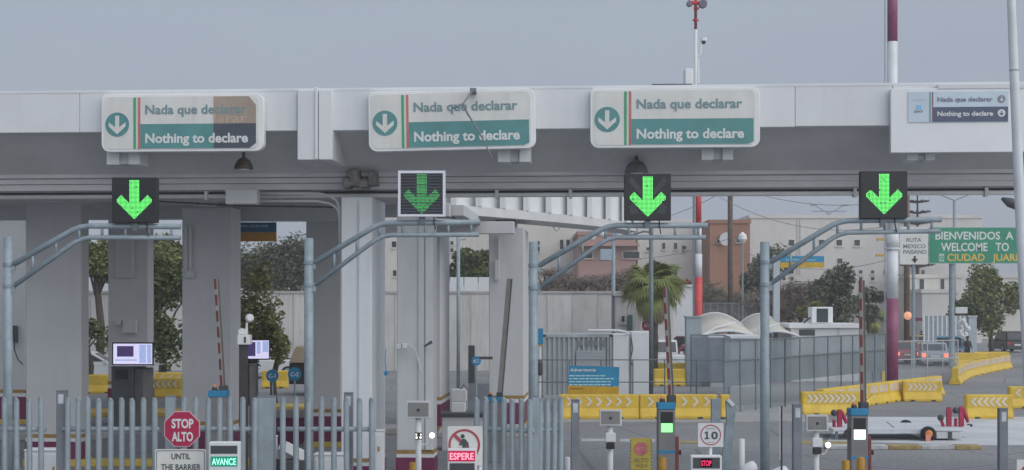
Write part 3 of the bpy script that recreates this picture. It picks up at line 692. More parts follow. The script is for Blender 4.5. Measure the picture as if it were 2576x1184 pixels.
def sq_post(dx0, dx1, dyt, D, label, cap=True, m=None):
    w = W_(dx1 - dx0, D); zt_ = Z(dyt, D)
    t = thing('gate_post', label, 'post', (X((dx0 + dx1) / 2, D), D, 0), 0, 'square gate posts')
    MB().box(-w/2, w/2, 0, w, 0, zt_).build('shaft', m or m_grey, t, bevel=0.006)
    if cap:
        MB().box(-w * 0.28, w * 0.28, -0.006, -0.001, zt_ - 0.21, zt_ - 0.05).build('reflector', mat('post_reflector', (0.55, 0.58, 0.62), .4, .1, 5), t)
    MB().box(-w/2 - 0.006, w/2 + 0.006, -0.006, w + 0.006, zt_, zt_ + 0.012).build('cap', m_grey, t)
    MB().box(-w, w, -w * .5, w * 1.5, 0, 0.02).build('foot', m_grey, t)
    return t
sq_post(141, 165, 985, 25.1, 'dark square gate post between the two leftmost fence runs')
sq_post(415, 438, 999, 25.1, 'pale steel post right behind the octagonal stop sign', cap=False, m=m_pale)
sq_post(645, 688, 1000, 25.1, 'wide pale steel post between the avance sign and the next fence section', cap=False, m=m_pale)
sq_post(865, 887, 990, 25.4, 'dark square gate post in front of the brightest pier')
sq_post(1338, 1356, 999, 24.75, 'pale steel post between the two palisade gate leaves', cap=False, m=m_pale)
sq_post(1437, 1458, 1008, 25.5, 'dark square post with white reflector in front of the chevron barriers')
sq_post(1996, 2018, 1020, 25.5, 'dark square post with white reflector by the slim signal gantry pole')
sq_post(2515, 2536, 1030, 25.5, 'dark square post with white reflector beside the white lamp pole')
# leaning steel gate frame to the side of the ten sign
lg = thing('leaning_gate_frame', 'blue-grey steel gate frame leaning behind the ten speed sign', 'gate', (X(1810, 27.5), 27.5, 0))
o = lg.location
MB().box(X(1790, 27.5), X(1813, 27.5), 27.5, 27.62, 0, Z(1004, 27.5)).build('upright', m_steel, lg, o, bevel=0.008)
MB().prism([(X(1826, 27.4), Z(1010, 27.4)), (X(1834, 27.4), Z(1004, 27.4)), (X(1852, 27.4), Z(1022, 27.4)), (X(1832, 27.4), Z(1240, 27.4)), (X(1806, 27.4), Z(1240, 27.4)), (X(1828, 27.4), Z(1060, 27.4))], 27.4, 27.5).build('brace', m_steel, lg, o, bevel=0.008)
MB().prism([(X(1828, 27.38), Z(1008, 27.4)), (X(1834, 27.38), Z(1003, 27.4)), (X(1849, 27.38), Z(1018, 27.4)), (X(1842, 27.38), Z(1024, 27.4))], 27.36, 27.395).build('bright_tip', m_white, lg, o)
MB().box(X(1800, 27.5), X(1830, 27.5), 27.5, 27.6, 0, 0.3).build('foot', m_steel, lg, o)
# ------------------------------------------------------------------ signs near the camera
m_stop = mat('stop_red', C(142, 26, 62, 1.55), 0.45, 0.06, 3)
m_blk_l = mat('letter_dark', (0.05, 0.075, 0.075), 0.5, 0.05, 3)
def post_for(t, o, x, D, z0, z1, r=0.03, m=None):
    MB().tube([(x, D, z0), (x, D, z1)], r, 8).build('post', m or m_steel, t, o, smooth=True)
D = 24.3
st = thing('stop_sign', 'red octagonal stop alto sign mounted on the palisade fence', 'sign', (X(458, D), D, 0)); o = st.location
cx, cz_, r = X(458, D), Z(1080, D), W_(45, D) / math.cos(math.pi / 8)
octo = lambda rr: [(cx + rr * math.cos(math.pi/8 + k * math.pi/4), cz_ + rr * math.sin(math.pi/8 + k * math.pi/4)) for k in range(8)]
MB().prism(octo(r), D, D + 0.01).build('border', mat('stop_border', (0.62, 0.42, 0.46), .5, .06, 3), st, o)
MB().prism(octo(r * 0.945), D - 0.006, D - 0.001).build('face', m_stop, st, o)
text('STOP', X(432, D), X(487, D), Z(1077, D), Z(1054, D), D - 0.010, m_letw, st, o, bold=0.035)
text('ALTO', X(432, D), X(486, D), Z(1110, D), Z(1087, D), D - 0.010, m_letw, st, o, bold=0.035)
post_for(st, o, cx, D + 0.05, 0, cz_ + r * 0.6)
us = thing('until_sign', 'white until the barrier sign below the octagonal stop sign', 'sign', (X(456, D), D - 0.05, 0)); o = us.location
MB().prism(rrect(X(392, D), X(520, D), Z(1246, D), Z(1130, D), 0.03), D - 0.05, D - 0.035).build('panel', m_signw, us, o)
bd = MB(); ring_o = rrect(X(395, D), X(517, D), Z(1243, D), Z(1133, D), 0.03); ring_i = rrect(X(397, D), X(515, D), Z(1241, D), Z(1135, D), 0.028)
for i in range(len(ring_o)):
    j = (i + 1) % len(ring_o); bd.prism([ring_o[i], ring_o[j], ring_i[j], ring_i[i]], D - 0.053, D - 0.0505)
bd.build('border', m_grey, us, o)
text('UNTIL', X(433, D), X(481, D), Z(1155, D), Z(1140, D), D - 0.056, m_blk_l, us, o, bold=0.02)
text('THE BARRIER', X(407, D), X(507, D), Z(1182, D), Z(1167, D), D - 0.056, m_blk_l, us, o, bold=0.02)
post_for(us, o, X(456, D), D - 0.02, 0, Z(1140, D))
def vms(dx0, dx1, dy0, dy1, word, wx0, wx1, wy0, wy1, label, colr, back, top_dark, D=24.0, frame=None, es=1.3):
    t = thing('message_sign', label, 'sign', (X((dx0 + dx1) / 2, D), D, 0), 0, 'small lane message signs'); o = t.location
    MB().box(X(dx0, D), X(dx1, D), D, D + 0.18, Z(dy1, D), Z(dy0, D)).build('housing', frame or m_white, t, o, bevel=0.012)
    if top_dark:
        a, b = top_dark
        MB().box(X(dx0 + 5, D), X(dx1 - 5, D), D - 0.008, D - 0.001, Z(b, D), Z(a, D)).build('window', mat('vms_window', (0.07, 0.075, 0.08), .3, .1, 3), t, o)
    MB().box(X(wx0, D), X(wx1, D), D - 0.008, D - 0.001, Z(wy1, D), Z(wy0, D)).build('display', back, t, o)
    ww = (wx1 - wx0) * 0.05; hh = (wy1 - wy0)
    text(word, X(wx0 + ww, D), X(wx1 - ww, D), Z(wy1 - hh * 0.17, D), Z(wy0 + hh * 0.17, D), D - 0.012, colr, t, o, bold=0.018)
    post_for(t, o, X((dx0 + dx1) / 2, D), D + 0.09, 0, Z(dy1, D), 0.04)
    return t
m_av = mat('led_text_green', (0.3, 0.6, 0.5), .5, .1, 30, emit=(0.30, 0.95, 0.62), es=0.9)
m_avb = mat('led_back_green', (0.01, 0.12, 0.09), .4, .1, 3, emit=(0.0, 0.18, 0.12), es=0.7)
m_es = mat('led_text_red', (0.7, 0.2, 0.25), .5, .1, 30, emit=(1.0, 0.30, 0.40), es=0.9)
m_esb = mat('led_back_red', (0.2, 0.005, 0.02), .4, .1, 3, emit=(0.32, 0.0, 0.04), es=0.8)
m_sp = mat('led_text_crimson', (0.6, 0.02, 0.1), .5, .1, 30, emit=(0.75, 0.03, 0.13), es=0.8)
vms(525, 602, 1113, 1186, 'AVANCE', 530, 597, 1149, 1174, 'white message sign lit green with the word avance', m_av, m_avb, (1122, 1142))
vms(1126, 1199, 1130, 1215, 'ESPERE', 1128, 1195, 1135, 1161, 'grey message sign lit red with the word espere', m_es, m_esb, (1166, 1205), D=23.7)
vms(1738, 1816, 1147, 1195, 'STOP', 1762, 1791, 1155, 1176, 'white message sign with a small crimson stop display', m_sp, m_black, (1152, 1179), D=25.0)
def one(x0, x1, zb, zt, y, m, parent, o, name='numeral'):
    w = x1 - x0; h = zt - zb
    MB().prism([(x0, zb), (x1, zb), (x1, zb + h * .13), (x0 + w * .68, zb + h * .13), (x0 + w * .68, zt), (x0 + w * .42, zt), (x0 + w * .05, zt - h * .16), (x0 + w * .05, zt - h * .30), (x0 + w * .36, zt - h * .2), (x0 + w * .36, zb + h * .13), (x0, zb + h * .13)], y - .002, y).build(name, m, parent, o)
# no pedestrians
D = 23.9
npd = thing('no_pedestrians_sign', 'white square sign with red no pedestrians ring behind the espere display', 'sign', (X(1170, D), D, 0)); o = npd.location
MB().prism(rrect(X(1126, D), X(1214, D), Z(1172, D), Z(1073, D), 0.02), D, D + 0.012).build('panel', m_signw, npd, o)
m_nred = mat('ring_red', C(140, 58, 70, 1.5), .5, .06, 3)
cx, cz_, R = X(1168, D), Z(1120, D), W_(40, D)
q = ring(MB(), cx, cz_, R * .86, R, D - 0.006, D - 0.001).build('ring', m_nred, npd, o)
s = R * 0.93 * math.sqrt(.5); ww = R * 0.075
MB().prism([(cx - s - ww, cz_ + s - ww), (cx - s + ww, cz_ + s + ww), (cx + s + ww, cz_ - s + ww), (cx + s - ww, cz_ - s - ww)], D - 0.010, D - 0.0065).build('slash', m_nred, npd, o)
pic = MB().prism(circ(cx - R * .1, cz_ + R * .55, R * .13, 14), D - 0.013, D - 0.011)
pic.prism([(cx - R*.14, cz_ + R*.38), (cx + R*.06, cz_ + R*.38), (cx + R*.26, cz_ + R*.12), (cx + R*.3, cz_ - R*.12), (cx + R*.2, cz_ - R*.14), (cx + R*.12, cz_ + R*.1), (cx + R*.14, cz_ - R*.25), (cx + R*.3, cz_ - R*.75), (cx + R*.16, cz_ - R*.78), (cx, cz_ - R*.35), (cx - R*.2, cz_ - R*.75), (cx - R*.32, cz_ - R*.7), (cx - R*.12, cz_ - R*.2), (cx - R*.12, cz_ + R*.05), (cx - R*.28, cz_ - R*.05), (cx - R*.32, cz_ + R*.02)], D - 0.013, D - 0.011)
pic.build('pictogram', m_blk_l, npd, o)
post_for(npd, o, X(1207, D), D + 0.05, 0, Z(1080, D), 0.03, m_white)
# speed sign
D = 25.2
sp = thing('speed_sign', 'square white sign with ringed number ten', 'sign', (X(1788, D), D, 0)); o = sp.location
MB().prism(rrect(X(1756, D), X(1820, D), Z(1125, D), Z(1065, D), 0.01), D, D + 0.012).build('panel', mat('speed_white', (0.66, 0.66, 0.68), .5, .04, 2), sp, o)
ring(MB(), X(1788, D), Z(1095, D), W_(23.5, D), W_(26, D), D - 0.005, D - 0.001).build('ring', m_nred, sp, o)
one(X(1772, D), X(1785, D), Z(1105, D), Z(1086, D), D - 0.006, m_blk_l, sp, o)
text('0', X(1789, D), X(1806, D), Z(1105, D), Z(1086, D), D - 0.006, m_blk_l, sp, o, bold=0.03)
text('MAXIMA', X(1776, D), X(1800, D), Z(1081, D), Z(1077, D), D - 0.006, m_gl, sp, o)
text('km/h', X(1780, D), X(1797, D), Z(1115, D), Z(1111, D), D - 0.006, m_gl, sp, o)
post_for(sp, o, X(1788, D), D + 0.05, 0, Z(1120, D), 0.03, m_white)
# yellow alto sign
D = 25.0
ya = thing('yellow_alto_sign', 'faded yellow upright sign with red octagon and alto aqui lettering', 'sign', (X(1612, D), D, 0)); o = ya.location
MB().box(X(1585, D), X(1640, D), D, D + 0.02, Z(1225, D), Z(1103, D)).build('panel', mat('faded_yellow', C(150, 134, 58, 1.5), .6, .10, 3), ya, o)
cx, cz_, r = X(1612, D), Z(1130, D), W_(17.5, D)
MB().prism([(cx + r * math.cos(math.pi/8 + k*math.pi/4), cz_ + r * math.sin(math.pi/8 + k*math.pi/4)) for k in range(8)], D - 0.006, D - 0.001).build('octagon', mat('faded_red', C(150, 82, 86, 1.5), .6, .15, 6), ya, o)
text('ALTO', cx - r * .7, cx + r * .7, cz_ - r * .2, cz_ + r * .25, D - 0.010, mat('faded_letter', C(175, 120, 122), .6), ya, o, bold=0.02)
m_fd = mat('faded_dark_letter', C(105, 100, 60, 1.3), .6, .15, 6)
text('ALTO', X(1594, D), X(1632, D), Z(1164, D), Z(1153, D), D - 0.006, m_fd, ya, o, bold=0.02)
text('AQUI', X(1598, D), X(1628, D), Z(1176, D), Z(1167, D), D - 0.006, m_fd, ya, o, bold=0.02)
text('INICIO', X(1594, D), X(1632, D), Z(1190, D), Z(1180, D), D - 0.006, m_fd, ya, o, bold=0.02)
tb = MB()
for k in range(14):
    z0 = Z(1225, D) + (Z(1103, D) - Z(1225, D)) * k / 14
    for dx in (1585, 1637): tb.box(X(dx, D), X(dx + 3, D), D - 0.004, D - 0.001, z0, z0 + 0.03)
tb.build('edge_marks', mat('edge_green', (0.10, 0.16, 0.10), .6), ya, o)
MB().box(cx - 0.3, cx + 0.3, D - 0.2, D + 0.25, 0, 0.05).build('foot', m_dark, ya, o)
post_for(ya, o, cx, D + 0.04, 0, Z(1200, D), 0.03)
# ------------------------------------------------------------------ reader panels on white posts
def reader(dx0, dx1, dy0, dy1, D, label, lamp=None, cam_y=None):
    cxd = (dx0 + dx1) / 2
    t = thing('reader_panel', label, 'reader', (X(cxd, D), D, 0), 0, 'tag readers on white posts'); o = t.location
    tl = -math.radians(6); pw = X(cxd, D)
    zc = Z((dy0 + dy1) / 2, D); w = W_(dx1 - dx0, D) / 2; h = W_(dy1 - dy0, D) / 2
    Mx = Matrix.Translation((pw, D, zc)) @ Matrix.Rotation(tl, 4, 'X')
    MB().box(-w, w, 0, 0.08, -h, h, Mx).build('frame', mat('reader_white', (0.52, 0.54, 0.56), .5, .06, 3), t, o, bevel=0.006)
    fc = MB().box(-w * .84, w * .84, -0.008, -0.001, -h * .78, h * .78, Mx).build('face', mat('reader_grey', (0.20, 0.20, 0.20), .6, .06, 4), t, o)
    q = MB(); q.prism(circ(0, -h * .06, 0.028, 14), -0.014, -0.009, Mx); q.build('knob', m_black, fc, o)
    post_for(t, o, pw, D + 0.1, 0, zc - h * .6, 0.055, m_white)
    if cam_y:
        MB().box(pw - 0.08, pw + 0.07, D - 0.05, D + 0.04, Z(cam_y + 10, D), Z(cam_y - 6, D)).build('camera', m_black, t, o, bevel=0.008)
        MB().box(pw - 0.09, pw + 0.09, D - 0.02, D + 0.1, Z(cam_y - 7, D), Z(cam_y - 30, D)).build('camera_hood', m_white, t, o, bevel=0.01)
        MB().box(pw - 0.08, pw + 0.08, D + 0.02, D + 0.18, 0, 0.03).build('base_plate', m_steel, t, o)
    if lamp:
        MB().lathe([(0.05, 0), (0.052, 0.01)], n=16, M=Matrix.Translation(P(lamp[0], lamp[1], D - 0.02)) @ Matrix.Rotation(math.pi/2, 4, 'X')).build('lamp', mat('lamp_lit', (0.9, 0.9, 0.88), .4, .02, 3, emit=(1, 0.98, 0.93), es=1.1), t, o)
        MB().tube([P(lamp[0], lamp[1] + 8, D + 0.05), P(lamp[0] - 8, lamp[1] + 22, D + 0.08), P(cxd, lamp[1] + 25, D + 0.1)], 0.015, 6).build('lamp_arm', m_white, t, o)
    return t
reader(1021, 1083, 1009, 1053, 27, 'grey tag reader on white post in front of the ribbed pier', lamp=(1087, 1096))
t_ = reader(1508, 1564, 1031, 1072, 27, 'grey tag reader on white post in front of the yellow chevron barriers', cam_y=1120)
t_ = reader(2028, 2084, 1044, 1086, 27, 'grey tag reader on white post beside a bright round lamp', lamp=(2083, 1120), cam_y=1133)
# the little square indicator on the first reader
D = 26.9
iw = thing('square_indicator', 'small square black and white lit indicator on the first reader post', 'lamp', (X(1053, D), D, Z(1106, D)))
MB().box(-0.06, 0.06, 0, 0.05, -0.005, 0.12).build('housing', m_black, iw)
for sx in (-1, 1):
    MB().box(sx * 0.035 - 0.018, sx * 0.035 + 0.018, -0.006, -0.001, 0.015, 0.05).build('lamp', mat('lamp_pale', (0.8, 0.82, 0.78), .4, .03, 3, emit=(0.9, 0.95, 0.8), es=0.8), iw)
    MB().box(sx * 0.04 - 0.012, sx * 0.04 + 0.012, -0.006, -0.001, 0.07, 0.1).build('lamp', mat('lamp_pale', (0, 0, 0)), iw)
# ------------------------------------------------------------------ boom barriers
def boom(dx0, dx1, dyt, D, tip, root, label, screen=None, arm_w=0.10, stripes=True, top=None, body=None):
    cxd = (dx0 + dx1) / 2; w = W_(dx1 - dx0, D)
    t = thing('boom_barrier', label, 'barrier gate', (X(cxd, D), D, 0), 0, 'raised boom barriers'); o = t.location
    zt_ = Z(dyt, D); xc = X(cxd, D)
    MB().box(xc - w/2, xc + w/2, D, D + 0.34, 0.0, zt_ - 0.13).build('cabinet', body or mat('cabinet_grey', (0.22, 0.215, 0.22), .5, .08, 3, streak=.1), t, o, bevel=0.012)
    MB().box(xc - w/2 - 0.008, xc + w/2 + 0.008, D - 0.008, D + 0.35, zt_ - 0.129, zt_).build('top_cover', top or m_blue, t, o, bevel=0.012)
    MB().lathe([(0.055, 0), (0.055, 0.05), (0.04, 0.07)], c=(xc - w * .22, D + 0.15, zt_), n=12).build('beacon_base', m_dark, t, o)
    MB().lathe([(0.04, 0.07), (0.038, 0.10), (0.02, 0.12)], c=(xc - w * .22, D + 0.15, zt_), n=12).build('beacon', m_orange, t, o)
    # arm
    a = P(root[0], root[1], D + 0.2); b = P(tip[0], tip[1], D + 0.2)
    hub_w = 0.1
    MB().box(a.x - hub_w * .8, a.x + hub_w * .8, D + 0.1, D + 0.3, a.z - 0.1, a.z + 0.12).build('hub', m_dark, t, o, bevel=0.01)
    L = (b - a).length; ang = math.atan2(b.x - a.x, b.z - a.z)
    Mx = Matrix.Translation(a) @ Matrix.Rotation(ang, 4, 'Y')
    arm = MB().box(-arm_w/2, arm_w/2, -0.03, 0.03, 0, L, Mx).build('arm', mat('arm_grey', (0.30, 0.285, 0.275), .5, .08, 3), t, o)
    MB().box(arm_w/2 - 0.03, arm_w/2 + 0.004, -0.034, -0.0305, 0, L, Mx).build('edge_strip', mat('arm_edge', (0.12, 0.12, 0.10), .6, .1, 3), arm, o)
    if stripes:
        n = 7; sl = L / (n * 1.5)
        for k in range(n):
            z0 = L * (k + 0.35) / n
            MB().box(-arm_w/2 - 0.002, -arm_w/2 + arm_w * 0.45, -0.036, -0.031, z0, min(L, z0 + sl), Mx).build('stripe', m_dred, arm, o)
    if screen:
        y0, y1, y2, em = screen
        MB().box(xc - w * .36, xc + w * .36, D - 0.008, D - 0.001, Z(y1, D), Z(y0, D)).build('screen_window', m_black, t, o)
        MB().box(xc - w * .33, xc + w * .33, D - 0.012, D - 0.0005, Z(y2, D), Z(y1 + 1, D)).build('screen', em, t, o)
        MB().box(xc - w/2 - 0.003, xc + w/2 + 0.003, D - 0.004, D - 0.0002, Z(1140 + (dyt - 1013), D), Z(1133 + (dyt - 1013), D)).build('blue_line', m_blue, t, o)
    return t
b1 = boom(1656, 1699, 1014, 28, (1674, 722), (1689, 1010), 'raised striped boom with green lit screen next to the yellow alto sign', (1037, 1065, 1088, mat('screen_green', (0.2, 0.6, 0.2), .4, .1, 20, emit=(0.25, 0.95, 0.28), es=0.9)))
b2 = boom(2141, 2184, 1029, 28, (2167, 706), (2172, 1028), 'raised striped boom with white-green lit screen in front of the white trailer', (1053, 1081, 1106, mat('screen_white', (0.6, 0.9, 0.8), .4, .03, 20, emit=(0.80, 1.0, 0.92), es=1.1)))
b3 = boom(524, 568, 984, 30.5, (545, 702), (562, 985), 'raised striped boom behind the stop sign, against the square pier')
b4 = boom(1222, 1262, 1000, 37, (1282, 702), (1257, 1000), 'raised plain grey boom leaning before the narrow pier', stripes=False, arm_w=0.14)
# side pods and yellow bollards of the two right booms
for bt, dxs in ((b1, 1704), (b2, 2189)):
    o = bt.location; D = 28
    MB().box(X(dxs - 5, D), X(dxs + 4, D), D + 0.02, D + 0.3, 0, Z(1100, D)).build('side_cover', mat('side_red', (0.22, 0.05, 0.05), .5, .1, 3), bt, o, bevel=0.01)
    MB().lathe([(0.04, 0), (0.05, 0.05)], n=12, M=Matrix.Translation((X(dxs + 4, D), D + 0.1, Z(1140, D))) @ Matrix.Rotation(math.pi/2, 4, 'Y')).build('knob', m_black, bt, o)
o = b2.location
MB().prism([(X(2141, 28), Z(1108, 28)), (X(2141, 28), Z(1078, 28)), (X(2131, 28), Z(1086, 28)), (X(2127, 28), Z(1094, 28)), (X(2132, 28), Z(1104, 28))], 28.05, 28.2).build('intercom_hood', m_dark, b2, o)
m_yb = mat('bollard_yellow', C(150, 112, 30, 1.5), .5, .12, 4)
def bollard(dx0, dx1, dyt, D, label, m):
    t = thing('bollard', label, 'bollard', (X((dx0 + dx1) / 2, D), D, 0), 0, 'bollards by the boom cabinets')
    r = W_(dx1 - dx0, D) / 2; h = Z(dyt, D)
    MB().lathe([(r, 0), (r, h - r * .4), (r * .8, h - r * .1), (r * .3, h)], n=16).build('tube', m, t, smooth=True)
    MB().lathe([(r * 1.5, 0), (r * 1.5, 0.02)], n=16).build('flange', m, t)
    return t
bollard(1656, 1677, 1150, 26.8, 'yellow bollard in front of the green screen boom', m_yb)
bollard(2118, 2138, 1158, 26.8, 'yellow bollard left of the white-green screen boom', m_yb)
bollard(2155, 2176, 1150, 26.8, 'yellow bollard directly in front of the white-green screen boom', m_yb)
bollard(1029, 1050, 1163, 28.5, 'stubby yellow bollard at the foot of the ribbed pier', m_yb)
bollard(1858, 1874, 1104, 27, 'slim white bollard between the ten sign and the gantry pole', m_white)
bollard(1420, 1434, 1150, 26, 'short white bollard beside the narrow palisade leaf', m_white)
bollard(1210, 1214, 1160, 26, 'thin white stake behind the no pedestrians sign', m_white)
# plastic bag shapes and thin dark rod by the fourth gantry
sk = thing('thin_stake', 'thin dark stake standing beside the slim gantry pole', 'stake', (X(1966, 26), 26, 0))
MB().tube([(0, 0, 0), (0, 0, Z(1022, 26))], 0.018, 6).build('rod', m_dark, sk); MB().box(-0.035, -0.018, -0.01, 0.01, 1.2, Z(1024, 26)).build('tape', m_white, sk)
for dx, dy, w, lab in ((1885, 1162, 0.16, 'crumpled white plastic bundle on a post by the slim bollard'), (1962, 1174, 0.22, 'white rounded sack top by the gantry foot')):
    t = thing('white_bundle', lab, 'bundle', (X(dx, 26.5), 26.5, 0))
    zz_ = Z(dy, 26.5); mbx = MB(); mbx.ball((0, 0, zz_ - w * .8), (w, w * .7, w * .8), 12)
    mbx.v = [(x * (1 + .12 * math.sin(9 * z + 7 * x)), y, z + .03 * math.sin(17 * x)) for x, y, z in mbx.v]
    mbx.build('bundle', m_white, t, smooth=True)
    MB().tube([(0, 0, 0), (0, 0, zz_ - w)], 0.05, 8).build('stand', m_white, t)
# ------------------------------------------------------------------ white lamp pole at the picture edge
D = 25.5
lp = thing('lamp_pole', 'tall tapering white lamp pole leaning slightly near the right edge', 'lamp pole', (X(2612, D), D, 0)); o = lp.location
b = P(2530, -420, D)
pts = [Vector((X(2612, D), D, 0)), P(2584, 840, D), P(2571, 620, D), P(2562, 430, D), P(2553, 230, D), P(2544, 0, D), b]
MB().tube(pts, [0.12, 0.10, 0.09, 0.085, 0.08, 0.072, 0.06], 18).build('shaft', mat('pole_white', (0.66, 0.70, 0.73), .4, .05, 2, streak=.1), lp, o, smooth=True)
q = P(2551, 178, D); MB().lathe([(0.083, -0.012), (0.083, 0.012)], c=q, n=18).build('joint_ring', m_steel, lp, o)
MB().tube([b, b + Vector((0.6, 0, 0.3)), b + Vector((1.4, 0, 0.35))], 0.04, 8).build('arm', m_white, lp, o)
MB().box(b.x + 1.3, b.x + 1.9, D - .12, D + .12, b.z + .28, b.z + .4).build('luminaire', m_grey, lp, o, bevel=.03)
MB().box(*(lambda p: (p.x - 0.16, p.x + 0.16, D - .2, D - .1, p.z - 0.02, p.z + 0.02))(P(2596, 1030, D))).build('strap', m_steel, lp, o)
# small white sign cut by the lower right corner
D = 24.5
cs = thing('corner_sign', 'white sign with a red shape cut by the lower corner under the lamp pole', 'sign', (X(2575, D), D, 0)); o = cs.location
MB().box(X(2558, D), X(2620, D), D, D + .012, Z(1220, D), Z(1157, D)).build('panel', m_signw, cs, o)
ring(MB(), X(2590, D), Z(1190, D), W_(16, D), W_(22, D), D - .006, D - .001).build('ring', m_nred, cs, o)
post_for(cs, o, X(2590, D), D + .05, 0, Z(1160, D))
# ------------------------------------------------------------------ left foreground cabinets
def cabinet(dx0, dx1, dyt, D, label, m=None, door=True, dep=0.4, name='cabinet', cat='cabinet'):
    t = thing(name, label, cat, (X((dx0 + dx1) / 2, D), D, 0)); o = t.location
    MB().box(X(dx0, D), X(dx1, D), D, D + dep, 0.0, Z(dyt, D)).build('body', m or m_white, t, o, bevel=0.012)
    MB().box(X(dx0, D) - 0.01, X(dx1, D) + 0.01, D - 0.015, D + dep + 0.015, Z(dyt, D) + 0.001, Z(dyt, D) + 0.03).build('lid', m or m_white, t, o, bevel=0.008)
    if door:
        MB().box(X(dx0 + 4, D), X(dx1 - 4, D), D - 0.012, D - 0.001, 0.15, Z(dyt + 8, D)).build('door', m or m_white, t, o, bevel=0.004)
        MB().box(X(dx1 - 16, D), X(dx1 - 11, D), D - 0.022, D - 0.0125, Z(dyt + 50, D), Z(dyt + 38, D)).build('latch', m_gold, t, o)
    return t
cabinet(61, 149, 1136, 27, 'white equipment cabinet behind the leftmost palisade fence')
cabinet(790, 868, 1147, 27.5, 'white equipment cabinet behind the fence in front of the brightest pier')
cabinet(942, 966, 1086, 31.0, 'narrow white cabinet against the bright pier', dep=0.25)
cabinet(645, 690, 1104, 29, 'low white box behind the fence beside a tipped white box', door=False)
tb_ = thing('tipped_box', 'tipped white box lying behind the fence pales', 'box', (X(736, 29), 29, 0), 0.4)
MB().box(-0.28, 0.28, -0.15, 0.25, 0.02, 0.22, Matrix.Translation((0, 0, Z(1152, 29))) @ Matrix.Rotation(0.5, 4, 'Y')).build('box', m_white, tb_, bevel=0.01)
MB().box(-0.25, 0.2, -0.2, 0.3, 0, Z(1157, 29)).build('stand', m_dark, tb_, bevel=.01)
# camera post with horn and box
D = 31
cp = thing('camera_post', 'dark slim post topped by a white box and round horn beside the square pier', 'camera post', (X(611, D), D, 0)); o = cp.location
MB().box(X(601, D), X(621, D), D, D + .16, 0, Z(868, D)).build('shaft', mat('brown_post', (0.055, 0.05, 0.055), .6, .15, 3), cp, o, bevel=.006)
MB().box(X(598, D), X(630, D), D - .06, D + .2, Z(868, D), Z(843, D)).build('box', m_signf, cp, o, bevel=.012)
MB().box(X(615, D), X(620, D), D - .068, D - .0605, Z(863, D), Z(848, D)).build('vent', m_dark, cp, o)
MB().prism([(X(600, D), Z(842, D)), (X(622, D), Z(842, D)), (X(622, D), Z(832, D)), (X(608, D), Z(826, D)), (X(600, D), Z(830, D))], D, D + .12).build('bracket', m_signf, cp, o)
MB().lathe([(0.075, 0), (0.09, 0.04), (0.085, 0.10), (0.05, .14)], n=18, M=Matrix.Translation((X(625, D), D + .08, Z(801, D))) @ Matrix.Rotation(math.pi/2, 4, 'X') @ Matrix.Rotation(0.35, 4, 'Y')).build('horn', m_signf, cp, o, smooth=True)
MB().tube([P(620, 845, D + .05), P(621, 812, D + .05)], .025, 8).build('stem', m_signf, cp, o)
# dark cabinet beside it
cabinet(627, 640, 920, 33, 'narrow taupe kiosk panel beside the slim camera post', mat('taupe', (0.14, 0.125, 0.13), .6, .1, 3), False, .3)
# ------------------------------------------------------------------ monitors
def monitor(dx0, dx1, dy0, dy1, D, label, kind):
    t = thing('monitor', label, 'monitor', P((dx0 + dx1) / 2, dy1, D), 0, 'lit monitors under the canopy')
    w = W_(dx1 - dx0, D); h = W_(dy1 - dy0, D)
    MB().box(-w/2, w/2, 0, .07, 0, h).build('bezel', m_black, t, bevel=.006)
    S = lambda f, g, a, b, m, nm: MB().box(-w/2 + f*w, -w/2 + g*w, -.006 - .003 * (nm == 'picture'), -.001 - .004 * (nm == 'picture'), h*(1-b), h*(1-a)).build(nm, m, t)
    sw = mat('screen_lilac', (.4, .4, .5), .3, .05, 4, emit=(.42, .40, .56), es=.9)
    sd = mat('screen_dark', (.03, .02, .06), .3, .3, 8, emit=(.05, .03, .12), es=.6)
    sb = mat('screen_bluegrey', (.2, .25, .4), .3, .2, 6, emit=(.24, .30, .50), es=.8)
    S(.03, .97, .06, .94, sw, 'screen')
    if kind == 1:
        S(.12, .52, .16, .62, sd, 'picture'); S(.66, .82, .10, .90, sb, 'picture'); S(.85, .95, .10, .9, sb, 'picture'); S(.08, .6, .74, .80, sb, 'picture')
    else:
        S(.05, .38, .14, .82, sd, 'picture'); S(.44, .60, .12, .70, sb, 'picture'); S(.70, .95, .10, .62, sb, 'picture')
    MB().box(-.06, .06, .07, .25, h * .3, h * .7).build('mount', m_dark, t)
    return t
monitor(282, 386, 862, 920, 48.3, 'lit monitor showing windows, mounted on the distant pier', 1)
monitor(621, 678, 854, 906, 44, 'lit monitor behind the slim camera post', 2)
post_ = thing('monitor_stand', 'dark stand carrying the lit monitor behind the camera post', 'stand', (X(640, 44.3), 44.3, 0))
MB().box(-.09, .09, 0, .15, 0, Z(860, 44.3)).build('shaft', m_dark, post_, bevel=.01); MB().box(-.25, .25, -.2, .3, 0, .03).build('foot', m_dark, post_)
# booth under the first monitor
bo = thing('inspection_booth', 'dark grey inspection booth below the lit pier monitor', 'booth', (X(310, 48), 48, 0)); o = bo.location
MB().box(X(280, 48), X(336, 48), 48, 49.6, 0, Z(922, 48)).build('body', mat('booth_grey', (0.10, 0.11, 0.12), .6, .1, 2), bo, o, bevel=.01)
MB().box(X(336.5, 48), X(358, 48), 48.1, 49.5, 0, Z(930, 48)).build('side_panel', mat('booth_taupe', (0.17, 0.165, 0.16), .6, .1, 2), bo, o, bevel=.01)
MB().box(X(290, 48), X(322, 48), 47.985, 47.999, Z(955, 48), Z(930, 48)).build('window', m_black, bo, o)
MB().box(X(276, 48), X(385, 48), 47.9, 49.7, Z(922, 48) + .001, Z(922, 48) + .014).build('roof', m_col, bo, o, bevel=.01)
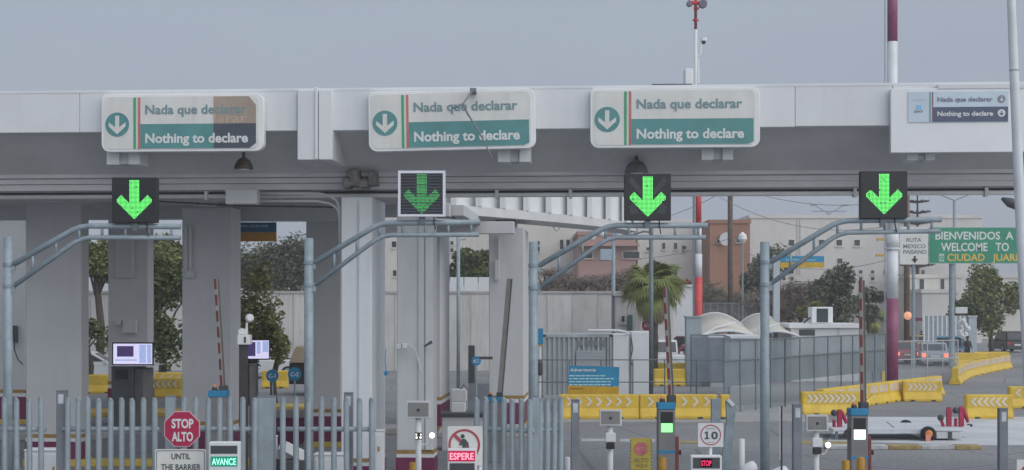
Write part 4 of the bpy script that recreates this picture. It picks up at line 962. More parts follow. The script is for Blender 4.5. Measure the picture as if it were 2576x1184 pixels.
# counter beside the fluted pier
D = 40
ct = thing('inspection_counter', 'grey counter with dark top behind the no pedestrians sign', 'counter', (X(1180, D), D, 0)); o = ct.location
MB().box(X(1112, D), X(1232, D), D, D + .9, 0, Z(1050, D)).build('body', m_col, ct, o, bevel=.01)
MB().box(X(1108, D), X(1236, D), D - .06, D + .96, Z(1050, D) + .001, Z(1040, D)).build('top', m_dark, ct, o, bevel=.01)
e1 = thing('equipment_box', 'grey machine box standing on the inspection counter', 'machine', (X(1152, D), D + .2, Z(1040, D)))
MB().box(-.19, .19, 0, .5, 0, .28).build('body', m_white, e1, bevel=.02); MB().box(-.2, .22, .02, .45, .282, .62).build('upper', m_soffit, e1, bevel=.02)
MB().tube([(0.05, .1, .6), (.15, .1, .75), (.25, .1, .6)], .02, 6).build('cable', m_dark, e1)
D = 46
sp_ = thing('dark_post', 'dark square post standing behind the counter', 'post', (X(1186, D), D, 0))
MB().box(-.1, .1, 0, .2, 0, Z(870, D)).build('shaft', m_dark, sp_, bevel=.01); MB().box(.1, .65, .02, .1, Z(905, D), Z(898, D)).build('arm', m_dark, sp_); MB().box(-.1, .55, -.02, 0.3, 0, Z(965, D)).build('base', m_grey, sp_, bevel=.01)
# ------------------------------------------------------------------ round blue lane markers
def disc_sign(dx, dy, r, D, word, label, base_dx=None):
    t = thing('round_sign', label, 'sign', (X(dx, D), D, 0), 0, 'round blue lane signs'); o = t.location
    MB().prism(circ(X(dx, D), Z(dy, D), W_(r, D)), D, D + .02).build('disc', m_blue, t, o)
    if word == 'C-1':
        one(X(dx + r * .3, D), X(dx + r * .6, D), Z(dy + r * .32, D), Z(dy - r * .32, D), D - .004, m_letw, t, o); text('C-', X(dx - r * .6, D), X(dx + r * .2, D), Z(dy + r * .32, D), Z(dy - r * .32, D), D - .004, m_letw, t, o, bold=.03)
    elif word: text(word, X(dx - r * .6, D), X(dx + r * .6, D), Z(dy + r * .32, D), Z(dy - r * .32, D), D - .004, m_letw, t, o, bold=.03)
    MB().tube([(X(dx, D), D + .04, 0), (X(dx, D), D + .04, Z(dy, D))], .03, 8).build('post', m_steel, t, o)
disc_sign(685, 946, 16, 47, 'C-1', 'round blue sign marked c-1 under the hanging branch')
disc_sign(741, 942, 17, 47, 'C-2', 'round blue sign marked c-2 in front of the dark truck')
disc_sign(1198, 909, 12, 45, 'C', 'round blue sign beside the dark square post')
bt_ = thing('blue_tag', 'small blue tag hanging on a wire beside the fluted pier', 'tag', P(971, 940, 31.8))
MB().lathe([(.05, 0), (.05, .015)], n=12, M=Matrix.Translation((0, 0, 0)) @ Matrix.Rotation(math.pi/2, 4, 'X')).build('tag', m_blue, bt_)
MB().tube([(0, 0, .03), (-.02, 0, .3), (.0, 0, .52)], .01, 6).build('wire', m_blue, bt_)
# ------------------------------------------------------------------ water-filled barriers
def barrier_proto(L, chev=0, direction=1, panel=False, h=0.82):
    """root at centre of base; front faces -y"""
    t = thing('road_barrier', 'x', 'barrier', (0, 0, 0), 0, 'yellow plastic road barriers')
    pr = [(-.30, 0), (-.30, .10), (-.17, .36), (-.155, h - .03), (-.13, h), (.13, h), (.155, h - .03), (.17, .36), (.30, .10), (.30, 0)]
    MB().prism_x(pr, -L/2 + .03, L/2 - .03).build('body', m_yel, t, bevel=.02)
    # moulded end ribs, and forklift pockets at the foot
    for s in (-1, 1):
        MB().prism_x([(y * .93, z * .97 + .012) for y, z in pr], s * (L/2 - .0295) , s * (L/2)).build('end_rib', m_yel, t, bevel=.01)
        MB().box(s * L * .27 - .09, s * L * .27 + .09, -.306, -.29, .0, .07).build('pocket', m_dark, t)
    tl = math.atan2(.015, h - .39)
    if chev:
        Mx = Matrix.Translation((0, -.17, .36)) @ Matrix.Rotation(-tl, 4, 'X')
        zc = (h - .42) * .55; hh = .15; w = .09
        for k in range(chev):
            x = -L/2 + .18 + (L - .36) * (k + .5) / chev
            d = direction * .07
            MB().prism([(x - d - w/2, zc + hh), (x - d + w/2 * 1.0, zc + hh), (x + d + w/2, zc), (x - d + w/2, zc - hh), (x - d - w/2, zc - hh), (x + d - w/2, zc)][::1], -.012, -.001, Mx).build('chevron', m_chev, t)
    if panel:
        Mx = Matrix.Translation((0, -.17, .36)) @ Matrix.Rotation(-tl, 4, 'X')
        for k in (-1, 1):
            MB().box(k * L * .24 - L * .21, k * L * .24 + L * .21, -.008, -.001, .10, h - .44, Mx).build('reflector_panel', m_ppink, t)
    return t
def put(t, x, y, rz, label, z=0.0):
    t.location = (x, y, z); t.rotation_euler = (0, 0, rz); t['label'] = label
def row(proto_kw, pts, labels):
    """a barrier between each pair of consecutive points"""
    proto = None
    for i, lab in enumerate(labels):
        a, b = Vector(pts[i]), Vector(pts[i+1]); L = (b - a).length; c = (a + b) / 2; rz = math.atan2(b.y - a.y, b.x - a.x)
        if proto is None: t = proto = barrier_proto(L * .99, **proto_kw)
        else: t = dup(proto)
        put(t, c.x, c.y, rz, lab)
D = 51.0
t = barrier_proto(W_(200, D), 7, 1); put(t, X(1506, D), D, 0, 'yellow chevron barrier below the blue and yellow notice board', .03)
t = barrier_proto(W_(196, D), 6, 1); put(t, X(1706, D), D, 0, 'yellow chevron barrier behind the green screen boom', .03)
t = barrier_proto(W_(24, D), 0); put(t, X(1822, D), D - .1, 0, 'short yellow barrier end beside the leaning gate frame', .03)
t = barrier_proto(1.5); put(t, X(1684, 72), 72, 0, 'plain yellow barrier behind the wire fence, nearer of two by the jeep')
t = barrier_proto(1.7); put(t, X(1690, 79), 79, math.radians(3), 'plain yellow barrier right in front of the white jeep')
t = barrier_proto(W_(150, 53), 9, 1); put(t, X(2092, 53), 53.2, math.radians(3), 'yellow barrier with nine chevrons left of the trailer')
a, b = Vector((X(2062, 54.6), 54.6)), Vector((X(2362, 65), 65))
ordn = ('first', 'second', 'third', 'fourth', 'fifth', 'sixth', 'seventh', 'eighth', 'ninth')
row(dict(panel=True), [a + (b - a) * k / 6 for k in range(7)], ['pale panelled yellow barrier, %s counting away from the nine chevron one' % s for s in ordn[:6]])
t = barrier_proto(W_(96, 60.4), 6, 1); put(t, X(2322, 60.4), 60.6, math.radians(-4), 'short yellow barrier with six right-pointing chevrons standing alone')
cur = [(2402, 73), (2412, 76), (2424, 79), (2440, 81.5), (2458, 83.5), (2476, 85.5), (2494, 87.5), (2512, 89.5), (2532, 91.5)]
row(dict(panel=True), [(X(p, d), d) for p, d in cur], ['pale yellow barrier, %s along the curved row under the green sign' % s for s in ordn[:8]])
t = barrier_proto(2.4); put(t, X(2445, 96), 96, math.radians(4), 'plain yellow barrier set behind the curved barrier row, left of its fellow')
t = barrier_proto(2.4); put(t, X(2492, 98), 98, math.radians(4), 'plain yellow barrier at the far end behind the curved row')
D = 51.4
t = barrier_proto(W_(116, D), 6, -1); put(t, X(2486, D), D, math.radians(-4), 'yellow barrier with left-pointing chevrons behind the red jacks')
D = 56.5
t = barrier_proto(2.2, 6, -1); put(t, X(2610, D), D, 0, 'yellow barrier with left-pointing chevrons cut by the right edge')
D = 63
t = barrier_proto(W_(92, D), 5, -1); put(t, X(414, D), D, math.radians(4), 'yellow left-pointing chevron barrier under the dark tree')
D = 68
t = barrier_proto(1.9, 4, -1); put(t, X(420, D), D, math.radians(2), 'yellow barrier half hidden behind the left chevron barrier')
D = 66
t = barrier_proto(1.5, 0); put(t, X(246, D), D, math.radians(12), 'plain yellow barrier seen between the two leftmost piers')
D = 70
t = barrier_proto(1.2, 0); put(t, X(692, D), D, 0, 'plain yellow barrier behind the round c-1 sign')
# yellow and concrete islands under the canopy (left)
for (dx0, dx1, D, dep, m, hgt) in ((160, 460, 52, 2.2, m_ykerb, .16), (640, 770, 55, 1.8, m_ykerb, .16), (-100, 250, 43, 1.0, m_conc, .18), (560, 1000, 45, 1.6, m_conc, .2), (1100, 1330, 44, 3.0, m_conc, .16), (150, 900, 36, .5, m_ykerb, .17)):
    tag(MB().box(X(dx0, D), X(dx1, D), D, D + dep, 0, hgt).build('kerb', m, bevel=.02), kind='structure')
# maroon low wall seen behind the fence
mw = thing('maroon_low_wall', 'low maroon and white wall behind the fence near the round signs', 'wall', (X(700, 42), 42, 0)); o = mw.location
MB().box(X(640, 42), X(772, 42), 42, 42.2, .0, Z(1052, 42)).build('base', m_maroon, mw, o); MB().box(X(640, 42), X(772, 42), 41.99, 42.21, Z(1051.5, 42), Z(1032, 42)).build('band', m_conc, mw, o)
# ------------------------------------------------------------------ precast concrete boundary wall
D = 88.0; zw = Z(733, D)
cw = thing('boundary_wall', 'long grey precast concrete boundary wall behind the lanes', 'wall', (X(980, D), D, 0)); o = cw.location
xw0, xw1 = X(100, D), X(1695, D); n = 25
m_pan = [mat('precast_panel_%s' % k, (0.54 + .02 * i, 0.535 + .02 * i, 0.525 + .02 * i), .85, .07, .5, streak=.2, bump=.1) for i, k in enumerate('abc')]
for i in range(n):
    x0 = xw0 + (xw1 - xw0) * i / n; x1 = xw0 + (xw1 - xw0) * (i + 1) / n
    MB().box(x0 + .012, x1 - .012, D + random.uniform(0, .02), D + .2, 0, zw - .16).build('panel', m_pan[i % 3], cw, o, bevel=.015)
    MB().box(x0 - .03, x0 + .03, D - .012, D + .28, 0, zw - .18).build('pilaster', m_conc, cw, o)
MB().box(xw0, xw1, D - .06, D + .3, zw - .158, zw).build('coping', m_conc, cw, o, bevel=.01)
# white boards on the wall top seen between piers
wbp = thing('white_hoarding', 'plain white hoarding above the concrete wall between two piers', 'hoarding', (X(1180, 90), 90, 0))
for k in range(3): MB().box(X(1132 + 36 * k, 90) - X(1180, 90), X(1166 + 36 * k, 90) - X(1180, 90), 0, .08, 0, Z(698, 90)).build('panel', m_white, wbp)
# ------------------------------------------------------------------ grey container office and white cabin
D = 62.0
ctn = thing('container_office', 'grey corrugated container with roller door behind the notice board', 'container', (X(1450, D), D, 0)); o = ctn.location
x0, x1, zt_ = X(1366, D), X(1541, D), Z(841, D)
m_ctn = mat('container_grey', (0.40, 0.44, 0.46), .55, .08, 1, streak=.2)
cor = []
nn = 13
for i in range(nn):
    xa = x0 + .12 + (x1 - x0 - .24) * i / nn; q = (x1 - x0 - .24) / nn
    cor += [(xa, 0.09), (xa + q * .35, .09), (xa + q * .5, 0.0), (xa + q * .85, 0.0)]
cor += [(x1 - .12, .09)]
cor2 = [(x, D + .02 + y) for x, y in cor] + [(x1 - .12, D + 2.4), (x0 + .12, D + 2.4)]
MB().prism_z(cor2, .15, zt_ - .15).build('corrugated_wall', m_ctn, ctn, o)
MB().box(x0, x1, D, D + 2.44, zt_ - .149, zt_).build('top_rail', m_ctn, ctn, o, bevel=.01)
MB().box(x0, x1, D, D + 2.44, .0, .149).build('bottom_rail', m_ctn, ctn, o, bevel=.01)
for xa in (x0, x1 - .119): MB().box(xa, xa + .119, D - .002, D + 2.44, .15, zt_ - .15).build('corner_post', m_ctn, ctn, o)
for xa in (x0 + .06, x1 - .06): MB().box(xa - .07, xa + .07, D - .01, D - .0025, zt_ - .12, zt_ - .02).build('corner_casting', m_dark, ctn, o)
MB().box(X(1449, D), X(1523, D), D - .03, D + .018, .15, Z(882, D)).build('roller_door', mat('roller_grey', (0.36, 0.39, 0.42), .5, .06, 1), ctn, o)
for k in range(14):
    z0 = .2 + k * .13
    if z0 < Z(886, D): MB().box(X(1451, D), X(1521, D), D - .042, D - .031, z0, z0 + .09).build('slat', mat('roller_grey', (0, 0, 0)), ctn, o)
for k in range(4): MB().box(X(1455 + 19 * k, D), X(1466 + 19 * k, D), D - .008, D + .018, Z(872, D), Z(856, D)).build('vent', m_grey, ctn, o)
wc = thing('white_cabin', 'white box cabin standing right of the grey container', 'cabin', (X(1590, D), D, 0)); o = wc.location
MB().box(X(1542, D), X(1581, D), D - .1, D + 2.4, 0, Z(842, D)).build('wall', m_white, wc, o, bevel=.01)
MB().box(X(1581.5, D), X(1588, D), D + .1, D + 2.3, 0, Z(842, D)).build('joint_panel', m_ctn, wc, o)
MB().box(X(1588.5, D), X(1642, D), D - .05, D + 2.4, 0, Z(836, D)).build('wall', m_white, wc, o, bevel=.01)
MB().tube([P(1582, 842, 61.8), P(1574, 836, 61.8), P(1555, 832, 61.8), P(1480, 832, 61.8)], .05, 8).build('roof_pipe', m_white, wc, o)
MB().tube([P(1588, 850, 61.7), P(1592, 880, 61.7), P(1586, 905, 61.7), P(1590, 920, 61.7)], .025, 6).build('cable', m_dark, wc, o)
# notice board
D = 52.8
nb = thing('notice_board', 'blue and yellow notice board titled advertencia above the barriers', 'sign', (X(1493, D), D, 0)); o = nb.location
MB().prism([(X(1429, D), Z(970, D)), (X(1557, D), Z(973, D)), (X(1558, D), Z(924, D)), (X(1431, D), Z(920, D))], D, D + .03).build('blue_panel', m_blue, nb, o)
MB().prism([(X(1423, D), Z(1010, D)), (X(1557, D), Z(1012, D)), (X(1557, D), Z(974, D)), (X(1429, D), Z(971, D))], D, D + .03).build('yellow_panel', m_ybrd, nb, o)
m_pb = mat('notice_text', C(150, 190, 210), .5)
text('Advertencia', X(1434, D), X(1499, D), Z(935, D), Z(927, D), D - .006, m_letw, nb, o, bold=.02)
for k, e in enumerate((1522, 1544, 1540, 1540)):
    dx = 1432.0; r_ = random.Random(k)
    while dx < e - 4:
        w_ = r_.uniform(6, 15); MB().box(X(dx, D), X(min(e, dx + w_), D), D - .006, D - .001, Z(947.5 + 7.5 * k, D), Z(944.5 + 7.5 * k, D)).build('text_mark', m_pb, nb, o); dx += w_ + 2.2
MB().box(X(1434, D), X(1468, D), D - .006, D - .001, Z(980, D), Z(977, D)).build('text_mark', mat('ochre_text', C(130, 95, 35), .5), nb, o)
for dx in (1445, 1540): MB().tube([(X(dx, D), D + .06, 0.0), (X(dx, D), D + .06, Z(930, D))], .03, 8).build('leg', m_steel_d, nb, o)
ps = thing('blue_pole_sign', 'narrow blue and yellow sign on a slim pole beside the gantry', 'sign', (X(1357, 60), 60, 0)); o = ps.location
MB().box(X(1350, 60), X(1366, 60), 60, 60.04, Z(867, 60), Z(827, 60)).build('panel', m_blue, ps, o); MB().box(X(1350, 60), X(1366, 60), 60, 60.04, Z(871, 60), Z(867.5, 60)).build('strip', m_ybrd, ps, o)
MB().tube([(X(1358, 60), 60.08, 0), (X(1358, 60), 60.08, Z(830, 60))], .06, 8).build('pole', m_white, ps, o)
MB().lathe([(.08, 0), (.12, .1), (.12, .5), (.06, .62)], c=(X(1358, 60), 59.9, Z(945, 60)), n=12).build('bin', m_dark, ps, o)
# ------------------------------------------------------------------ wire fences
m_wire = mat('wire_frame', (0.14, 0.18, 0.19), .5, .1, 3)
def netmat(name, col, alpha): return mat(name, col, .8, .12, .8, alpha=alpha)
m_net = netmat('shade_net', (0.21, 0.26, 0.30), .68)
m_net2 = netmat('chain_link_veil', (0.32, 0.36, 0.39), .22)
def wire_fence(pts, h, label, mids=(), net=None, net_z=(1, 2.6), sp=1.3, veil=True, m=None, r=.028, name='wire_fence', net2=None):
    A = Vector((*pts[0], 0)); t = thing(name, label, 'fence', A); m = m or m_wire
    nmb = MB(); vmb = MB(); n2b = MB()
    for (x0, y0), (x1, y1) in zip(pts, pts[1:]):
        a = Vector((x0, y0, 0)); b = Vector((x1, y1, 0)); L = (b - a).length; k = max(1, round(L / sp))
        for i in range(k + 1):
            p = a + (b - a) * i / k
            MB().tube([p, p + Vector((0, 0, h))], r, 6).build('post', m, t, A)
        for z in (h,) + tuple(mids):
            MB().tube([a + Vector((0, 0, z)), b + Vector((0, 0, z))], r * .85, 6).build('rail', m, t, A)
        n_ = Vector((b.y - a.y, a.x - b.x, 0)).normalized() * .03
        n_ = n_ if n_.y > 0 else -n_
        if net:
            q = [a + n_, b + n_]; nmb.add([(q[0].x, q[0].y, net_z[0]), (q[1].x, q[1].y, net_z[0]), (q[1].x, q[1].y, net_z[1]), (q[0].x, q[0].y, net_z[1])], [(0, 1, 2, 3)])
            if net2: n2b.add([(q[0].x, q[0].y + .02, net_z[0]), (q[1].x, q[1].y + .02, net_z[0]), (q[1].x, q[1].y + .02, net2), (q[0].x, q[0].y + .02, net2)], [(0, 1, 2, 3)])
        if veil:
            vmb.add([(a.x, a.y, .05), (b.x, b.y, .05), (b.x, b.y, h), (a.x, a.y, h)], [(0, 1, 2, 3)])
    if net: nmb.build('shade_net', net, t, A)
    if net2: n2b.build('lower_shade_net', net, t, A)
    if veil: vmb.build('mesh', m_net2, t, A)
    return t
g2 = lambda dx, dy: gp(dx, dy)
wire_fence([(X(1352, 56), 56), (X(1832, 56), 56)], Z(906, 56), 'open wire fence in front of the container and white cabin', mids=(Z(962, 56),), sp=1.25, veil=False)
wire_fence([(X(1822, 53.2), 53.2), (X(1975, 57), 57), (X(2116, 62), 62), (X(2228, 66), 66)], 2.62, 'grey shade netted fence running back beside the kerb', net=m_net, net_z=(.98, 2.64), sp=1.35, mids=(1.9,), net2=1.95)
wire_fence([(X(1738, 67), 67), (X(1822, 66), 66), (X(1836, 62), 62)], 2.55, 'pale netted fence panel in front of the shade sail', net=netmat('pale_net', (0.42, 0.47, 0.54), .8), net_z=(.5, 2.45), sp=1.3)
wire_fence([(X(2170, 72), 72), (X(2410, 76), 76)], 2.1, 'light mesh fence crossing in front of the parked cars', mids=(1.2,), sp=1.1, m=mat('pale_wire', (0.45, 0.48, 0.5), .5), r=.03)
wire_fence([(X(1770, 108), 108), (X(1912, 108), 108)], 4.0, 'far grey railing before the bare shrubs', mids=(.5,), sp=.5, veil=True, m=mat('far_rail', (0.25, 0.27, 0.30), .6), r=.03)
gp_ = thing('grey_panel', 'blue-grey netted panel left of the maroon pole base', 'panel', (X(2190, 70.5), 70.5, 0))
MB().box(X(2170, 70.5) - X(2190, 70.5), X(2219, 70.5) - X(2190, 70.5), 0, .05, .35, Z(868, 70.5)).build('sheet', mat('bluegrey_sheet', (0.26, 0.32, 0.37), .7, .08, 1), gp_)
for dx in (2170, 2196, 2219): MB().tube([(X(dx, 70.5) - X(2190, 70.5), -.03, 0), (X(dx, 70.5) - X(2190, 70.5), -.03, Z(866, 70.5))], .03, 6).build('post', m_wire, gp_)
yp = thing('yellow_post', 'slim yellow upright beside the maroon pole base', 'post', (X(2224, 70), 70, 0)); MB().box(-.09, .09, 0, .12, 0, Z(868, 70)).build('post', m_yel, yp, bevel=.01); MB().box(-.2, .2, -.1, .2, 0, .04).build('foot', m_yel, yp)
# ------------------------------------------------------------------ poles
def pole(dx, D, r, sections, label, name='pole', cat='pole', group=None):
    t = thing(name, label, cat, (X(dx, D), D, 0), 0, group)
    for (z0, z1, m, rr) in sections:
        MB().tube([(0, 0, z0), (0, 0, z1)], rr or r, 14).build('shaft_section', m, t, smooth=True)
    return t
D = 72
m_mar2 = mat('pole_maroon', C(132, 68, 99, 1.25), .5, .14, 1.5, streak=.1); m_pw = mat('pole_white', (0, 0, 0))
fp = pole(2245, D, .26, [(0, Z(752, D), m_mar2, .275), (Z(752, D) + .001, Z(626, D), m_pw, .275), (Z(626, D) + .001, Z(106, D), m_pw, .25), (Z(106, D) + .001, Z(-80, D), m_mar2, .24)], 'huge maroon and white banded pole rising behind the canopy', 'banded_pole', 'pole')
MB().lathe([(.34, -.05), (.34, .05)], c=(0, 0, Z(626, D)), n=18).build('collar', m_pw, fp); MB().lathe([(.29, 0), (.32, .3), (.30, .8)], c=(0, 0, Z(622, D)), n=18).build('sleeve', m_pw, fp, smooth=True)
MB().tube([(-.36, 0, 0), (-.36, 0, Z(-80, D))], .03, 6).build('cable', mat('pole_cable', (.45, .45, .5), .5), fp)
D = 96
rp = pole(1757, D, .2, [(0, Z(698, D), m_red, .25), (Z(698, D) + .001, Z(640, D), m_pw, .24), (Z(640, D) + .001, Z(562, D), m_pw, .2), (Z(562, D) + .001, Z(440, D), m_red, .19)], 'red and white banded pole beside the palm', 'banded_pole', 'pole')
MB().box(-.36, -.24, -.1, .1, 0, Z(440, D)).build('cable_tray', m_grey, rp)
D = 110
wp = pole(1837, D, .17, [(0, Z(450, D), m_wood, .19)], 'dark wooden utility pole in front of the terracotta building', 'utility_pole', 'pole')
for dy in (462, 470): MB().tube([(-1.0, 0, Z(dy, D)), (1.0, 0, Z(dy, D))], .06, 6).build('crossarm', m_wood, wp)
wp2 = pole(2281, 100, .17, [(0, Z(480, 100), mat('brown_pole', (0.16, 0.11, 0.08), .8, .15, 2), .19)], 'brown utility pole with a beacon behind the ruta sign', 'utility_pole', 'pole')
MB().ball((0, -.25, Z(795, 100)), .28, 12).build('beacon', mat('beacon_orange', C(215, 140, 110, 1.4), .4, .1, 3, emit=(.9, .45, .28), es=.35), wp2, smooth=True)
D = 58
pl = pole(1638, D, .1, [(0, Z(560, D), m_steel_d, .085)], 'dark steel lamp pole standing in front of the palm', 'lamp_pole', 'lamp pole')
MB().tube([(0, 0, Z(585, D)), (-.3, 0, Z(583, D)), (-.75, 0, Z(592, D))], .04, 6).build('arm', m_steel_d, pl); MB().box(-1.0, -.6, -.1, .1, Z(598, D), Z(590, D)).build('luminaire', m_steel_d, pl, bevel=.02)
pl = pole(1543, 84, .12, [(0, Z(560, 84), m_steel, .11)], 'grey lamp pole with a pale blue box in front of the pink house', 'lamp_pole', 'lamp pole')
MB().box(-.75, -.1, -.2, .1, Z(656, 84), Z(628, 84)).build('box', mat('box_blue', (.36, .44, .53), .5, .05, 2), pl, bevel=.03); MB().tube([(0, 0, Z(566, 84)), (-.9, 0, Z(558, 84))], .05, 6).build('arm', m_steel, pl)
for k, (ox, oz) in enumerate(((-1.2, 598), (-.6, 590), (.3, 590), (.9, 585))): MB().ball((ox, -.2, Z(oz, 84)), .2, 10).build('lamp_globe', m_white, pl, smooth=True)
pl = pole(1153, 70, .1, [(0, Z(585, 70), m_steel, .085)], 'blue-grey pole seen between the fluted and narrow piers', 'lamp_pole', 'lamp pole'); MB().tube([(0, 0, Z(605, 70)), (.35, 0, Z(602, 70))], .03, 6).build('arm', m_steel, pl)
for dx, D, top, label in ((2401, 130, 495, 'tall double armed street lamp above the green welcome sign'), (2086, 175, 528, 'distant double armed street lamp above the long white building')):
    t = pole(dx, D, .12, [(0, Z(top + 10, D), m_steel, .13 if D < 150 else .22)], label, 'street_lamp', 'street lamp', 'double armed street lamps')
    for s in (-1, 1):
        MB().tube([(0, 0, Z(top + 10, D)), (s * .7, 0, Z(top + 2, D)), (s * 1.6, 0, Z(top - 10, D))], .06, 6).build('arm', m_steel, t)
        MB().box(s * 1.5, s * 2.2, -.15, .15, Z(top - 9, D), Z(top - 13, D)).build('luminaire', m_steel, t)
    if dx == 2086: MB().tube([(-2, 0, Z(532, D)), (2, 0, Z(532, D))], .06, 6).build('arm', m_steel, t)
# cobra-head lamp at the right edge
D = 60
cl = thing('cobra_lamp', 'dark cobra-head street lamp partly hidden by the white lamp pole', 'street lamp', (X(2640, D), D, 0)); o = cl.location
MB().tube([(X(2640, D), D, 0), (X(2640, D), D, Z(520, D)), P(2600, 520, D), P(2545, 512, D)], .07, 8).build('pole', m_steel, cl, o)
MB().tube([P(2560, 520, D), P(2540, 510, D), P(2520, 500, D)], [.16, .2, .06], 10).build('luminaire', m_dark, cl, o, smooth=True)
# ------------------------------------------------------------------ road signs behind
D = 92
gs = thing('welcome_sign', 'large green bienvenidos a welcome to sign on a grey mast', 'sign', (X(2400, D), D, 0)); o = gs.location
m_gs = mat('highway_green', C(34, 118, 92, 1.5), .5, .06, .8)
MB().prism(rrect(X(2336, D), X(2640, D), Z(664, D), Z(572, D), .1), D, D + .08).build('border', mat('pale_green', (.35, .5, .45), .5), gs, o)
MB().prism(rrect(X(2338, D), X(2638, D), Z(662, D), Z(574, D), .1), D - .012, D - .001).build('panel', m_gs, gs, o)
text('BIENVENIDOS  A', X(2353, D), X(2549, D), Z(603, D), Z(583, D), D - .018, m_letw, gs, o, bold=.02)
text('WELCOME   TO', X(2367, D), X(2538, D), Z(632, D), Z(611, D), D - .018, m_letw, gs, o, bold=.02)
text('CIUDAD   JUAREZ', X(2383, D), X(2583, D), Z(657, D), Z(639, D), D - .018, mat('amber_letter', C(190, 160, 70, 1.5), .5), gs, o, bold=.02)
MB().prism(rrect(X(2362, D), X(2375, D), Z(659, D), Z(639, D), .06), D - .018, D - .0125).build('emblem', mat('emblem_pale', (.45, .58, .55), .5), gs, o)
ring(MB(), X(2368.5, D), Z(649, D), .07, .13, D - .024, D - .019).build('emblem_ring', m_gs, gs, o)
MB().tube([(X(2398, D), D + .3, 0), (X(2398, D), D + .3, Z(580, D))], .17, 12).build('mast', m_steel, gs, o)
MB().box(X(2340, D), X(2640, D), D + .085, D + .25, Z(590, D), Z(585, D)).build('beam', m_steel, gs, o)
rs = thing('ruta_sign', 'white ruta mexico paisano sign with a black down arrow', 'sign', (X(2300, D), D - .3, 0)); o = rs.location; D2 = D - .3
MB().prism(rrect(X(2264, D2), X(2334, D2), Z(666, D2), Z(571, D2), .06), D2, D2 + .06).build('panel', m_signw, rs, o)
for k, (s, a, b, y0, y1) in enumerate((('RUTA', 2280, 2318, 609, 599), ('MEXICO', 2272, 2329, 625, 615), ('PAISANO', 2272, 2331, 639, 629))):
    text(s, X(a, D2), X(b, D2), Z(y0, D2), Z(y1, D2), D2 - .006, m_grey, rs, o, bold=.03)
ax, az, s = X(2301, D2), Z(654, D2), W_(9, D2)
MB().prism([(ax - s*.3, az + s), (ax + s*.3, az + s), (ax + s*.3, az + s*.2), (ax + s, az + s*.2), (ax, az - s), (ax - s, az + s*.2), (ax - s*.3, az + s*.2)], D2 - .012, D2 - .001).build('arrow', m_black, rs, o)
MB().tube([(X(2300, D2), D2 + .2, 0), (X(2300, D2), D2 + .2, Z(590, D2))], .1, 8).build('post', m_steel, rs, o)
# blue and yellow panels hanging over the lanes
def by_sign(dx0, dx1, dy0, dy1, D, label, pole_dx=None, dk=False, words=''):
    t = thing('lane_board', label, 'sign', (X((dx0 + dx1) / 2, D), D, 0 if pole_dx else Z(dy1, D)), 0, 'blue and yellow lane boards'); o = t.location
    dm = (dy0 + dy1) / 2 + 1
    MB().box(X(dx0, D), X(dx1, D), D, D + .08, Z(dm, D) + .002, Z(dy0, D)).build('blue_panel', mat('board_blue_d', C(24, 70, 100, 1.6), .5, .08, 1) if dk else m_blue, t, o)
    MB().box(X(dx0, D), X(dx1, D), D, D + .08, Z(dy1, D), Z(dm, D) - .002).build('yellow_panel', mat('board_yellow_d', C(125, 88, 22, 1.7), .5, .08, 1) if dk else m_ybrd, t, o)
    if words:
        text(words, X(dx0 + 15, D), X(dx1 - 20, D), Z(dy0 + 12, D), Z(dy0 + 6, D), D - .006, mat('board_text', C(60, 110, 140) if dk else C(150, 195, 220), .5), t, o)
    if pole_dx:
        MB().box(X(pole_dx - 8, D), X(pole_dx + 8, D), D - .1, D + .2, 0, Z(dy0 - 2, D)).build('pole', mat('pale_bluegrey', (.42, .47, .52), .5, .05, 1), t, o, bevel=.01)
        MB().tube([P(pole_dx, dy0 + 6, D + .15), P(dx1, dy0 + 6, D + .15)], .06, 8).build('arm', m_steel, t, o)
    else:
        for dx in (dx0 + 8, dx1 - 8): MB().tube([(X(dx, D), D + .04, Z(dy0, D)), (X(dx, D), D + .04, 6.55 if D < 48 else 7.6)], .02, 6).build('hanger', m_dark, t, o)
    return t
by_sign(1962, 2073, 645, 674, 80, 'small blue and yellow board on a pale pole behind the fourth gantry', 1953, words='Carril Nada que declarar')
by_sign(590, 695, 560, 608, 60, 'dim blue and yellow board hanging between two piers', dk=True, words='NADA QUE DECLARAR')
tag(MB().box(X(-300, 55), X(740, 55), 48, 61, 7.6, 7.95).build('overhead_slab', m_soffit), 'grey overhead slab edge carrying the dim hanging board', 'slab')
sl = thing('slab_columns', 'plain grey column under the overhead slab edge', 'column', (X(560, 60.5), 60.5, 0)); MB().box(-.3, .3, -.3, .3, 0, 7.595).build('shaft', m_col, sl, bevel=.02); MB().box(-.4, .4, -.4, .4, 0, .2).build('plinth', m_maroon, sl); sl.name = 'slab_column'
st2 = thing('far_stop_sign', 'small distant red stop sign under the palm fronds', 'sign', (X(1628, 80), 80, 0)); o = st2.location
MB().box(X(1615, 80), X(1643, 80), 80.02, 80.04, Z(838, 80), Z(800, 80)).build('backing', m_signw, st2, o)
MB().prism([(X(1628, 80) + .29 * math.cos(math.pi/8 + k*math.pi/4), Z(819, 80) + .29 * math.sin(math.pi/8 + k*math.pi/4)) for k in range(8)], 80, 80.015).build('face', m_stop, st2, o)
text('ALTO', X(1620, 80), X(1636, 80), Z(823, 80), Z(814, 80), 79.99, m_letw, st2, o, bold=.03); MB().tube([(X(1628, 80), 80.08, 0), (X(1628, 80), 80.08, Z(805, 80))], .04, 6).build('post', m_steel, st2, o)
ws = thing('white_notice', 'blank white notice board on a post before the round tree', 'sign', (X(2418, 100), 100, 0)); o = ws.location
MB().box(X(2404, 100), X(2434, 100), 100, 100.05, Z(789, 100), Z(773, 100)).build('panel', m_white, ws, o); MB().tube([(X(2399, 100), 100.1, 0), (X(2399, 100), 100.1, Z(770, 100))], .08, 8).build('post', m_steel, ws, o)
